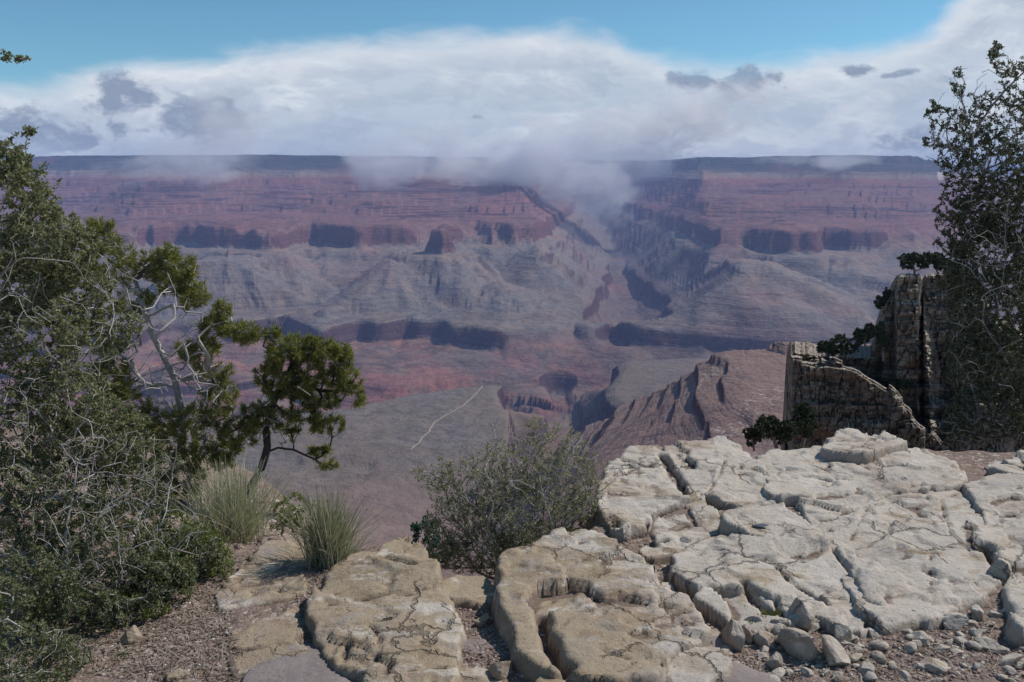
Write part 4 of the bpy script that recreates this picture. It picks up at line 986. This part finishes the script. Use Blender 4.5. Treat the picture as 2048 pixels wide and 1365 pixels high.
def bark_mat(name, c1, c2, sc_=60):
    mt, n, out = mat(name); g_ = n.node('ShaderNodeNewGeometry'); P = g_.outputs['Position']
    r = n.noise(P, sc_, 5, 0.7)
    principled(n, out, n.mix(n.ss(n.m('ADD', n.m('MULTIPLY', r, 0.7), n.m('MULTIPLY', g_.outputs['Random Per Island'], 0.3)), 0.35, 0.65), c1, c2), 0.9, bump=r, bstr=0.6, bdist=0.004, spec=0.15); return mt
L_PINE = leaf_mat('pinyon_needles', (0.14,0.145,0.045), (0.32,0.31,0.105), (0.08,0.09,0.035), 0.35)
L_GREY = leaf_mat('grey_green_leaf', (0.12,0.13,0.065), (0.33,0.32,0.19), (0.075,0.09,0.04), 0.3)
L_DARK = leaf_mat('dark_green_leaf', (0.085,0.10,0.048), (0.24,0.25,0.135), (0.055,0.07,0.03), 0.3)
L_OLIVE = leaf_mat('olive_leaf', (0.16,0.155,0.085), (0.46,0.43,0.29), (0.11,0.115,0.06), 0.3)
L_RIGHT = leaf_mat('small_dark_leaf', (0.065,0.075,0.04), (0.16,0.16,0.10), (0.04,0.05,0.025), 0.25)
L_FAR = leaf_mat('juniper_foliage', (0.03,0.042,0.02), (0.07,0.085,0.045), (0.022,0.03,0.016), 0.1)
L_TEAL = leaf_mat('blue_green_leaf', (0.02,0.07,0.05), (0.05,0.13,0.095), None, 0.15)
L_BRIGHT = leaf_mat('fresh_green_leaf', (0.12,0.145,0.05), (0.26,0.28,0.10), None, 0.35)
L_EPH = leaf_mat('jointfir_stem', (0.23,0.225,0.14), (0.44,0.42,0.30), (0.17,0.17,0.10), 0.15)
L_PALE = leaf_mat('pale_grass_blade', (0.32,0.31,0.23), (0.52,0.50,0.39), (0.24,0.24,0.16), 0.2)
B_GREY = bark_mat('grey_twig_bark', (0.20,0.175,0.16), (0.48,0.45,0.42))
B_PALE = bark_mat('bleached_dead_wood', (0.30,0.27,0.25), (0.52,0.49,0.46))
B_DARK = bark_mat('dark_pinyon_bark', (0.035,0.027,0.023), (0.10,0.08,0.068))
B_FAR = bark_mat('juniper_bark', (0.10,0.08,0.07), (0.20,0.17,0.15), 5)

def grow(rng, trunk_pts, tips, seg, gnarl, order=None, up=0.0, dcost=0.0):
    """returns node positions, parents, list of chains"""
    pos = []; par = []; 
    tp_ = np.array(trunk_pts, float)
    dd = np.r_[0, np.cumsum(np.linalg.norm(np.diff(tp_, axis=0), axis=1))]
    m_ = max(int(dd[-1]/seg), 4); q = np.linspace(0, dd[-1], m_)
    tr = np.stack([np.interp(q, dd, tp_[:,k]) for k in range(3)], 1)
    cap = 200000
    A = np.zeros((120000, 3)); A[:m_] = tr; N = m_
    par = [-1]+list(range(m_-1)); chains = [list(range(m_))]
    root = tr[0]
    plen = list(q)
    PL = np.zeros(120000); PL[:m_] = q
    start = max(int(m_*0.25), 1)
    for t in tips:
        d = np.linalg.norm(A[start:N]-t, axis=1) + dcost*PL[start:N]
        # prefer parents that lie on the root side of the tip
        b = int(np.argmin(d))+start
        p0 = A[b]; v = t-p0; L_ = np.linalg.norm(v)
        if L_ < seg*0.5: continue
        k = max(int(L_/seg), 2)
        s_ = np.linspace(0, 1, k+1)[1:,None]
        pr = par[b]; dirp = p0-A[pr] if pr >= 0 else v; dn = np.linalg.norm(dirp)+1e-9
        c1 = p0 + dirp/dn*L_*0.30 + rng.normal(size=3)*gnarl*L_*0.5
        c1[2] += up*L_
        P_ = (1-s_)**2*p0 + 2*s_*(1-s_)*c1 + s_**2*t
        P_[:-1] += rng.normal(size=(k-1, 3))*gnarl*seg*0.8
        if N+k >= 120000: break
        A[N:N+k] = P_; idx = list(range(N, N+k)); par += [b]+idx[:-1]
        PL[N:N+k] = PL[b] + L_*s_[:,0]
        chains.append([b]+idx); N += k
    return A[:N].copy(), np.array(par), chains
def radii(par, r_tip, expo, N):
    cnt = np.zeros(N); haschild = np.zeros(N, bool)
    haschild[par[par >= 0]] = True; cnt[~haschild] = 1
    for i in range(N-1, 0, -1): cnt[par[i]] += cnt[i]
    return r_tip*np.maximum(cnt, 1)**expo
def tubes(A, chains, rad, sides=4, taper=True):
    Vs, Fs, c = [], [], 0
    ang = np.arange(sides)*2*math.pi/sides
    for ch in chains:
        P_ = A[ch]; 
        if len(P_) < 2: continue
        r = rad[ch].copy()
        if len(ch) > 2: r[0] = min(r[0], r[1]*1.15)
        T = np.gradient(P_, axis=0); T /= (np.linalg.norm(T, axis=1)[:,None]+1e-9)
        ref = np.array([0.3, 0.2, 0.93]); 
        U = np.cross(T, ref); bad = np.linalg.norm(U, axis=1) < 0.15
        U[bad] = np.cross(T[bad], np.array([1., 0, 0])); U /= np.linalg.norm(U, axis=1)[:,None]; W = np.cross(T, U)
        ring = P_[:,None,:] + r[:,None,None]*(np.cos(ang)[None,:,None]*U[:,None,:] + np.sin(ang)[None,:,None]*W[:,None,:])
        k = len(P_); Vs.append(ring.reshape(-1, 3))
        i_ = np.arange(k*sides).reshape(k, sides); j_ = np.roll(i_, -1, 1)
        Fs.append(np.stack([i_[:-1].ravel(), j_[:-1].ravel(), j_[1:].ravel(), i_[1:].ravel()], 1)+c); c += k*sides
    return np.concatenate(Vs), np.concatenate(Fs)
def leaves(rng, P_, D_, ln, wd, spread=1.0):
    """P_ base points, D_ directions; diamond leaves"""
    N = len(P_); D_ = D_ + rng.normal(size=(N,3))*spread; D_ /= np.linalg.norm(D_, axis=1)[:,None]
    S = np.cross(D_, rng.normal(size=(N,3))); S /= (np.linalg.norm(S, axis=1)[:,None]+1e-9); Nn = np.cross(D_, S)
    l = (ln*rng.uniform(0.6, 1.25, N))[:,None]; w_ = (wd*rng.uniform(0.7, 1.2, N))[:,None]
    V = np.empty((N, 4, 3)); V[:,0] = P_; V[:,1] = P_+D_*l*0.5+S*w_*0.5+Nn*w_*0.12; V[:,2] = P_+D_*l; V[:,3] = P_+D_*l*0.5-S*w_*0.5+Nn*w_*0.12
    return V.reshape(-1, 3), np.arange(N*4).reshape(N, 4)
def in_ell(rng, c, m_):
    """c = (px, py, Y, rx, ry[, rdepth m]) -> points"""
    px, py, Yd, rx, ry = c[:5]; out_ = []
    rd = c[5] if len(c) > 5 else (rx+ry)/2/FPX*Yd
    v = rng.normal(size=(m_, 3)); v /= np.linalg.norm(v, axis=1)[:,None]; v *= rng.uniform(0.15, 1, m_)[:,None]**(1/2.4)
    for a in v:
        out_.append(atY(px+a[0]*rx, py-a[2]*ry, Yd+a[1]*rd))
    return np.array(out_)
def plant(name,  label, cat, root, clusters, leafm, barkm, ln=0.016, wd=0.007, per_tip=14, tipspread=0.05, seg=0.035, gnarl=0.25, r_tip=0.0012, expo=0.42, bare=(), trunk=None, seed=0, group=None, needle=False, sides=4, leafspread=1.0, dead=None, up=0.08, dcost=0.0, stems=0, crown='foliage', wood='branches', mult=1.0):
    rng = np.random.default_rng(seed+50); clusters = [(*c[:-1], int(c[-1]*mult)) for c in clusters]
    tips = []; leafy = []
    for c in clusters:
        m_ = c[-1]; p = in_ell(rng, c[:-1], m_); tips.append(p); leafy += [1]*m_
    for c in bare:
        m_ = c[-1]; p = in_ell(rng, c[:-1], m_); tips.append(p); leafy += [0]*m_
    tips = np.concatenate(tips); leafy = np.array(leafy); pm = rng.permutation(len(tips)); tips = tips[pm]; leafy = leafy[pm]
    root = np.array(root, float)
    if trunk is None:
        cen = tips.mean(0); trunk = [root, root*0.6+cen*0.4+rng.normal(size=3)*0.03]
    A, par, ch = grow(rng, trunk, tips, seg, gnarl, up=up, dcost=dcost)
    rad = radii(par, r_tip, expo, len(A))
    e = empty(name, tuple(trunk[0])); tag(e, label, cat, group)
    off = np.array(trunk[0])
    # the trunk and leafy limbs
    V, F = tubes(A, ch, rad, sides); mesh_obj(wood, V-off, F, barkm, e)
    if leafm:
        lp, ld = [], []
        tipset = ch[1:]
        for k, c in enumerate(tipset):
            tip = A[c[-1]]; j = np.argmin(np.abs(tips-tip).sum(1))
            if not leafy[j]: continue
            P_ = A[c]; m_ = rng.poisson(per_tip)
            if m_ == 0: continue
            if needle:
                # bottle-brush of needles along the last stretch
                back = P_[-1]-P_[-2] if len(P_) > 1 else np.array([0,0,1.]); back = back/(np.linalg.norm(back)+1e-9)
                back = back*0.6+np.array([0.1,0,0.55]); back /= np.linalg.norm(back)
                t = rng.uniform(0, 1, m_)**0.7
                base_ = tip - back*tipspread*(1-t)[:,None] + rng.normal(size=(m_,3))*0.003
                d_ = back[None,:]*0.75 + rng.normal(size=(m_,3))*0.52
                lp.append(base_); ld.append(d_)
            else:
                Ltot = len(P_); t = rng.uniform(0, 1, m_)**0.6
                sp = np.minimum(tipspread/seg, Ltot-1); ix = (Ltot-1)-sp*(1-t); i0 = np.floor(ix).astype(int); fr = (ix-i0)[:,None]; i1 = np.minimum(i0+1, Ltot-1)
                b_ = P_[i0]*(1-fr)+P_[i1]*fr + rng.normal(size=(m_,3))*0.004
                dr = P_[-1]-P_[0]; dr = dr/(np.linalg.norm(dr)+1e-9)
                lp.append(b_); ld.append(np.repeat(dr[None,:]*0.6+np.array([0,0,0.25]), m_, 0))
        if lp:
            V, F = leaves(rng, np.concatenate(lp), np.concatenate(ld), ln, wd, 0.0 if needle else leafspread)
            mesh_obj(crown, V-off, F, leafm, e, smooth=False)
    if dead:
        tips2 = np.concatenate([in_ell(rng, c[:-1], c[-1]) for c in dead])
        hub = A[rng.integers(int(len(A)*0.02), max(int(len(A)*0.25), 5), 6)]
        D, pr2, ch2 = grow(rng, [hub[0], hub[1]*0.5+hub[0]*0.5], tips2, seg, gnarl*1.6, up=0.0)
        r2 = radii(pr2, r_tip*1.25, 0.36, len(D)); V, F = tubes(D, ch2, r2, sides); mesh_obj('dead_branches', V-off, F, B_PALE, e)
    return e
def root_at(px, Yd, z=None):
    u, yy, zz = ray(px, 1000); x = u*Yd/yy
    return np.array([x, Yd, float(ground_z(x, Yd))-0.03 if z is None else z])

# tall grey-green shrub filling the left side
rl = root_at(-130, 3.7)
plant('mountain_mahogany', 'tall tangled grey-green shrub filling the left edge of the picture', 'shrub', rl,
  [(15,400,3.7,110,110,150),(90,500,3.6,110,90,190),(20,560,3.6,120,110,170),(60,680,3.5,130,110,200),(150,600,3.7,90,80,110),(-150,600,3.5,150,260,120),(130,800,3.4,110,80,130),(15,330,3.8,60,55,50),(60,395,3.8,60,40,36),(-100,300,3.8,70,80,40),(20,860,3.3,120,90,110),(40,1000,3.2,120,110,90),(230,880,3.6,90,80,110),(160,900,3.5,110,90,120),(230,660,3.7,60,60,50),(50,262,3.8,26,10,6),(18,300,3.8,26,24,12),(28,118,3.8,34,6,9),(-80,135,3.8,60,14,14),(-150,220,3.8,40,60,20)],
  L_GREY, B_GREY, mult=2.2, ln=0.015, wd=0.009, per_tip=30, tipspread=0.15, seg=0.03, gnarl=0.2, dcost=0.2, r_tip=0.0011, expo=0.36, bare=[(100,640,3.5,190,220,420),(60,900,3.3,180,180,420)], trunk=[rl, atY(-150,900,3.65), atY(-130,600,3.75), atY(-150,300,3.85), atY(-110,135,3.85)], seed=1, up=0.05)
# pinyon pine
zr = atY(488, 1008, 5.3)
tk_ = [atY(462,1022,5.3), atY(484,1004,5.3), atY(505,970,5.3), atY(524,935,5.32), atY(535,895,5.35), atY(532,860,5.4), atY(540,820,5.4), atY(560,780,5.4)]
plant('pinyon_pine', 'small pinyon pine leaning right with yellow-green needle clumps and a bare dark curved trunk', 'pine tree', tk_[0],
  [(590,700,5.4,58,32,44),(655,705,5.4,48,36,40),(690,745,5.4,30,34,20),(560,755,5.4,58,42,40),(640,780,5.4,58,42,44),(716,785,5.4,20,28,11),(600,840,5.4,58,34,34),(640,905,5.4,26,14,8),(655,930,5.35,24,8,6),(520,830,5.35,40,38,24),(475,860,5.3,45,40,24),(545,665,5.4,20,12,8),(670,850,5.4,28,22,9),(585,740,5.35,60,50,24)],
  L_PINE, B_DARK, mult=1.9, ln=0.040, wd=0.0048, per_tip=66, tipspread=0.055, seg=0.045, gnarl=0.28, r_tip=0.0022, expo=0.43, trunk=tk_, seed=2, needle=True, sides=6, dead=[(540,880,5.35,90,50,22),(600,770,5.4,80,70,14)], crown='needles', wood='trunk')
tk2 = [root_at(300, 5.6)+np.array([0,0,0]), atY(330,980,5.6), atY(372,860,5.6), atY(350,760,5.6), atY(300,660,5.6), atY(270,560,5.7)]
plant('pinyon_pine', 'broad pinyon pine with needle clumps stepping down to the right behind the left shrubs', 'pine tree', tk2[0],
  [(195,470,5.8,50,36,28),(225,520,5.7,70,45,44),(330,510,5.7,34,28,20),(345,545,5.7,58,45,46),(385,590,5.7,42,30,26),(440,620,5.6,28,24,14),(485,665,5.5,40,26,22),(430,655,5.6,36,24,14),(400,700,5.6,50,26,22),(425,740,5.6,46,22,16),(215,690,5.6,34,26,16),(215,750,5.5,54,44,40),(235,815,5.5,70,50,48),(310,860,5.5,66,44,36),(380,850,5.4,60,44,34),(300,930,5.4,70,40,34),(400,920,5.4,60,40,32),(340,985,5.4,70,30,22),(440,800,5.5,50,40,26),(120,460,5.9,50,34,18),(270,600,5.7,50,30,18),(150,520,5.8,50,40,18),(455,900,5.4,30,34,14)],
  L_PINE, B_GREY, mult=2.3, ln=0.042, wd=0.005, per_tip=64, tipspread=0.06, seg=0.05, gnarl=0.3, r_tip=0.0022, expo=0.40, trunk=tk2, seed=3, needle=True, sides=5, bare=[(300,680,5.6,120,90,60),(360,790,5.5,90,70,50)], dead=[(300,650,5.5,140,110,60),(380,800,5.4,100,80,50),(250,760,5.4,110,80,24)], crown='needles', wood='trunk')
# low shrubs along the left foreground
plant('cliffrose_shrub', 'dense dark green and grey shrub sprawling over the lower left dirt', 'shrub', root_at(120, 3.05),
  [(110,1020,3.3,130,90,150),(260,1010,3.5,110,70,120),(200,1120,3.2,150,90,220),(60,1180,2.9,110,100,170),(300,1160,3.1,100,70,130),(150,1230,2.9,120,60,130),(380,1110,3.3,70,60,90),(250,920,3.7,120,60,70)],
  L_DARK, B_GREY, mult=1.8, ln=0.013, wd=0.007, per_tip=30, tipspread=0.11, seg=0.028, gnarl=0.24, dcost=0.3, r_tip=0.0010, expo=0.36, bare=[(200,1080,3.2,230,150,700),(150,1200,3.0,170,90,350),(200,940,3.4,190,90,350)], seed=4, up=0.03)
plant('cliffrose_shrub', 'low bright-tipped green shrub hugging the wedge slab on its left', 'shrub', root_at(390, 3.35),
  [(400,1105,3.35,70,50,110),(330,1150,3.2,70,50,90),(440,1140,3.3,30,30,26),(350,1070,3.5,80,50,80),(280,1220,3.0,60,40,60)],
  L_BRIGHT, B_GREY, mult=1.4, ln=0.014, wd=0.0075, per_tip=26, tipspread=0.09, seg=0.028, gnarl=0.24, dcost=0.3, r_tip=0.0010, expo=0.36, bare=[(380,1120,3.3,100,60,60)], seed=5, up=0.05)
plant('cliffrose_shrub', 'dark green shrub cut off by the bottom left corner of the picture', 'shrub', root_at(20, 2.6),
  [(40,1290,2.55,90,60,150),(120,1320,2.55,60,40,90),(10,1200,2.7,70,60,80),(30,1370,2.4,110,40,90),(150,1290,2.65,40,30,40)],
  L_DARK, B_GREY, ln=0.013, wd=0.0065, per_tip=20, tipspread=0.08, seg=0.026, gnarl=0.28, r_tip=0.0010, expo=0.38, bare=[(80,1300,2.55,110,60,60)], seed=6, up=0.05)
plant('seedling_shrub', 'tiny leafy seedling alone on the dirt at the lower left', 'plant', root_at(243, 2.72), [(245,1318,2.72,20,16,22)],
  L_DARK, B_GREY, ln=0.014, wd=0.007, per_tip=12, tipspread=0.03, seg=0.012, gnarl=0.2, r_tip=0.0009, seed=7)
plant('juniper_seedling', 'small green bush between the two grassy tufts behind the wedge slab', 'shrub', root_at(590, 4.3),
  [(585,1010,4.3,46,26,46),(570,1045,4.2,34,30,40),(610,1050,4.2,30,26,26)], L_BRIGHT, B_GREY, ln=0.018, wd=0.008, per_tip=22, tipspread=0.06, seed=8)
# round open bush at the brink
rb = root_at(1035, 4.0, -0.55)
plant('round_bush', 'round open bush with tiny olive leaves and bare grey twigs, mid brink', 'shrub', rb,
  [(1040,930,4.1,110,60,120),(960,970,4.1,110,60,120),(1110,960,4.1,90,70,120),(1040,1030,4.0,150,70,230),(920,1040,4.0,80,60,110),(960,1110,3.95,100,45,150),(1070,1090,3.95,90,50,130),(1170,1010,4.0,40,50,50),(870,950,4.1,50,40,30),(1075,860,4.15,50,30,28),(1150,890,4.15,30,40,22),(880,1105,3.95,40,30,36),(1185,940,4.05,26,40,14)],
  L_OLIVE, B_GREY, mult=2.4, ln=0.010, wd=0.0065, per_tip=17, tipspread=0.12, seg=0.028, gnarl=0.10, r_tip=0.0010, expo=0.38, dcost=0.45, bare=[(1060,980,4.05,185,155,900),(1040,1100,3.95,140,60,300),(1150,960,4.05,60,80,50)], seed=9, up=0.02)
plant('blue_green_bush', 'small teal-green bush showing below the brink left of the round bush', 'shrub', np.array(atY(860,1150,6.0)),
  [(852,1070,6.0,34,36,70),(880,1100,6.0,40,30,50)], L_TEAL, B_GREY, ln=0.022, wd=0.012, per_tip=26, tipspread=0.08, seed=10)
# tall open shrub at the right
plant('serviceberry_shrub', 'tall dark shrub with fine upright twigs standing against the sky at the right edge', 'shrub', root_at(2030, 6.2, -0.75),
  [(2020,420,6.4,110,80,220),(1985,520,6.4,100,80,240),(1990,620,6.3,105,80,270),(2000,730,6.3,115,80,270),(1975,830,6.2,95,60,150),(2130,500,6.4,110,220,200),(2130,800,6.2,120,120,110),(1980,330,6.4,80,70,70),(2035,250,6.5,60,80,46),(1950,430,6.4,60,50,110),(1920,350,6.4,45,40,22),(1965,240,6.5,60,60,34),(1950,700,6.3,65,60,90),(2040,170,6.5,50,60,34),(1992,110,6.5,16,34,12),(1916,170,6.5,16,34,10),(1935,270,6.4,60,55,22),(1885,240,6.4,40,30,14),(1900,310,6.4,40,30,22),(1866,285,6.4,26,10,8),(1865,215,6.4,16,16,6),(1920,860,6.1,50,36,40),(1915,560,6.4,40,46,50),(2055,350,6.4,60,80,60),(1905,430,6.4,40,50,30),(1890,500,6.4,26,40,14)],
  L_RIGHT, B_GREY, mult=3.6, ln=0.015, wd=0.0105, per_tip=27, tipspread=0.17, seg=0.05, gnarl=0.09, dcost=0.25, r_tip=0.0016, expo=0.35, bare=[(1990,600,6.3,115,270,420),(1960,860,6.1,90,50,300),(1945,270,6.4,100,140,170)], seed=11, up=0.12)
# clumps of thin stems
def tuft(name, label, px, Yd, n_, hpx, spread, m_, seed, lean=0.0, wd=0.0028, cat='grass tuft', zoff=0.0, rbase=0.03):
    rng = np.random.default_rng(seed); r0 = root_at(px, Yd); r0[2] += zoff
    H = hpx/FPX*Yd; K = 6; Vs = []; Fs = []
    for k in range(n_):
        a = rng.uniform(0, 2*math.pi); sp = abs(rng.normal())*spread
        d_ = np.array([math.cos(a)*sp+lean, math.sin(a)*sp, 1.0]); d_ /= np.linalg.norm(d_)
        h = H*rng.uniform(0.55, 1.05); b = r0 + np.array([rng.normal()*rbase, rng.normal()*rbase, 0.02])
        bend = np.array([math.cos(a)*sp, math.sin(a)*sp, -0.25*sp])*rng.uniform(0.0, 0.5)
        s_ = np.linspace(0, 1, K)[:,None]; C_ = b + d_*h*s_ + bend*h*s_**2 + rng.normal(size=3)*0.01*s_
        side = np.cross(d_, rng.normal(size=3)); side /= np.linalg.norm(side); w_ = wd*(1-0.75*s_)
        Vs.append(np.concatenate([C_-side*w_, C_+side*w_])); i = np.arange(K-1)
        Fs.append(np.stack([i, i+1, i+1+K, i+K], 1)+k*2*K)
    e = empty(name, tuple(r0)); tag(e, label, cat)
    mesh_obj('stems', np.concatenate(Vs)-r0, np.concatenate(Fs), m_, e, smooth=False)
    # last year's brown stubble round the foot
    Vb, Fb = [], []
    for k in range(60):
        a = rng.uniform(0, 2*math.pi); d_ = np.array([math.cos(a), math.sin(a), rng.uniform(0.2, 1.0)]); d_ /= np.linalg.norm(d_); h = rng.uniform(0.04, 0.12)
        b = np.array([rng.normal()*rbase, rng.normal()*rbase, 0.01]); side = np.cross(d_, (0.1,0.2,0.9)); side /= np.linalg.norm(side)
        Vb.append(np.array([b-side*0.002, b+side*0.002, b+d_*h+side*0.001, b+d_*h-side*0.001])); Fb.append(np.arange(4)+4*k)
    mesh_obj('dry_base', np.concatenate(Vb), np.array(Fb), B_GREY, e, smooth=False)
    return e
tuft('jointfir_clump', 'green broom-like clump of upright stems in the notch between wedge slab and pointed slab', 648, 3.42, 640, 160, 0.34, L_EPH, 21, wd=0.0024, zoff=0.02)
tuft('jointfir_clump', 'pale grey-green broom-like clump behind the wedge slab, near the pine trunk', 458, 3.95, 760, 175, 0.48, L_PALE, 22, lean=0.05, wd=0.0024, rbase=0.06)
tuft('dry_grass_clump', 'wispy dry pale grass just right of the green broom-like clump', 690, 3.5, 90, 110, 0.5, L_PALE, 23, lean=0.2, wd=0.0016, zoff=0.0)
# moss line under the cracked slab
rng = np.random.default_rng(31); P_ = []
for k in range(2600):
    t = rng.random(); a = 1500+t*190; b = 1240-14*math.sin(t*3.1)+rng.normal()*5
    x, y, z = atZ(a, b, 0.02); P_.append((x, y, float(ground_z(x, y))+0.005))
P_ = np.array(P_); V, F = leaves(rng, P_, np.tile(np.array([[0,0,1.]]), (len(P_),1)), 0.018, 0.004, 0.5)
o = mesh_obj('moss', V, F, L_DARK, smooth=False); tag(o, 'strip of green moss under the low cracked slab', 'moss', kind='stuff')
# trees clinging below the brink and on the far outcrop
def far_tree(px, py, Yd, rx, ry, label, n_=110, seed=0, droot=None, group=None, m_=None):
    n_ = int(n_*1.7)
    s_ = Yd/FPX
    root = np.array(atY(px+rx*0.1, py+ry*1.25, Yd)) if droot is None else np.array(droot)
    rng = np.random.default_rng(seed)
    cl = []
    for k in range(5):
        cl.append((px+rng.uniform(-.6,.6)*rx, py+rng.uniform(-.5,.5)*ry, Yd+rng.uniform(-.4,.4)*rx*s_, rx*0.45, ry*0.5, n_//5))
    return plant('juniper_tree', label, 'tree', root, cl, m_ or L_FAR, B_FAR, ln=5.0*s_, wd=3.0*s_, per_tip=24, tipspread=8*s_, seg=5*s_, gnarl=0.25, r_tip=0.5*s_, expo=0.4, seed=seed, crown='crown', wood='trunk', group=group)
far_tree(1545, 852, 16, 56, 44, 'dark juniper growing just below the brink behind the square-topped slab', 190, 41)
far_tree(1600, 842, 18, 44, 42, 'dark juniper against the foot of the shaded outcrop wall', 160, 42)
far_tree(1505, 872, 13, 30, 24, 'lowest dark bush peeping over the brink left of the junipers', 80, 43)
for k, (a, b, rx, ry, lb) in enumerate([(1690,690,44,24,'juniper spreading low on the ledge of the outcrop'),(1728,664,24,24,'juniper against the foot of the tower, above the low ledge juniper'),
   (1655,698,22,14,'small juniper at the outer left of the outcrop ledge'),(1766,600,16,26,'dark bush on the left shoulder of the outcrop tower'),(1826,528,36,24,'leftmost juniper on top of the outcrop tower'),
   (1872,520,42,24,'juniper in the middle of the outcrop top'),(1920,508,40,28,'large juniper at the right of the outcrop top'),(1764,672,16,40,'dark shrub in the cleft left of the tower'),
   (1790,770,40,16,'scrubby juniper halfway down the outcrop front'),(1912,720,30,44,'dark juniper right of the pale debris rib')]):
    far_tree(a, b, 98.5 if b > 600 else 102, rx, ry, lb, 90, 50+k)
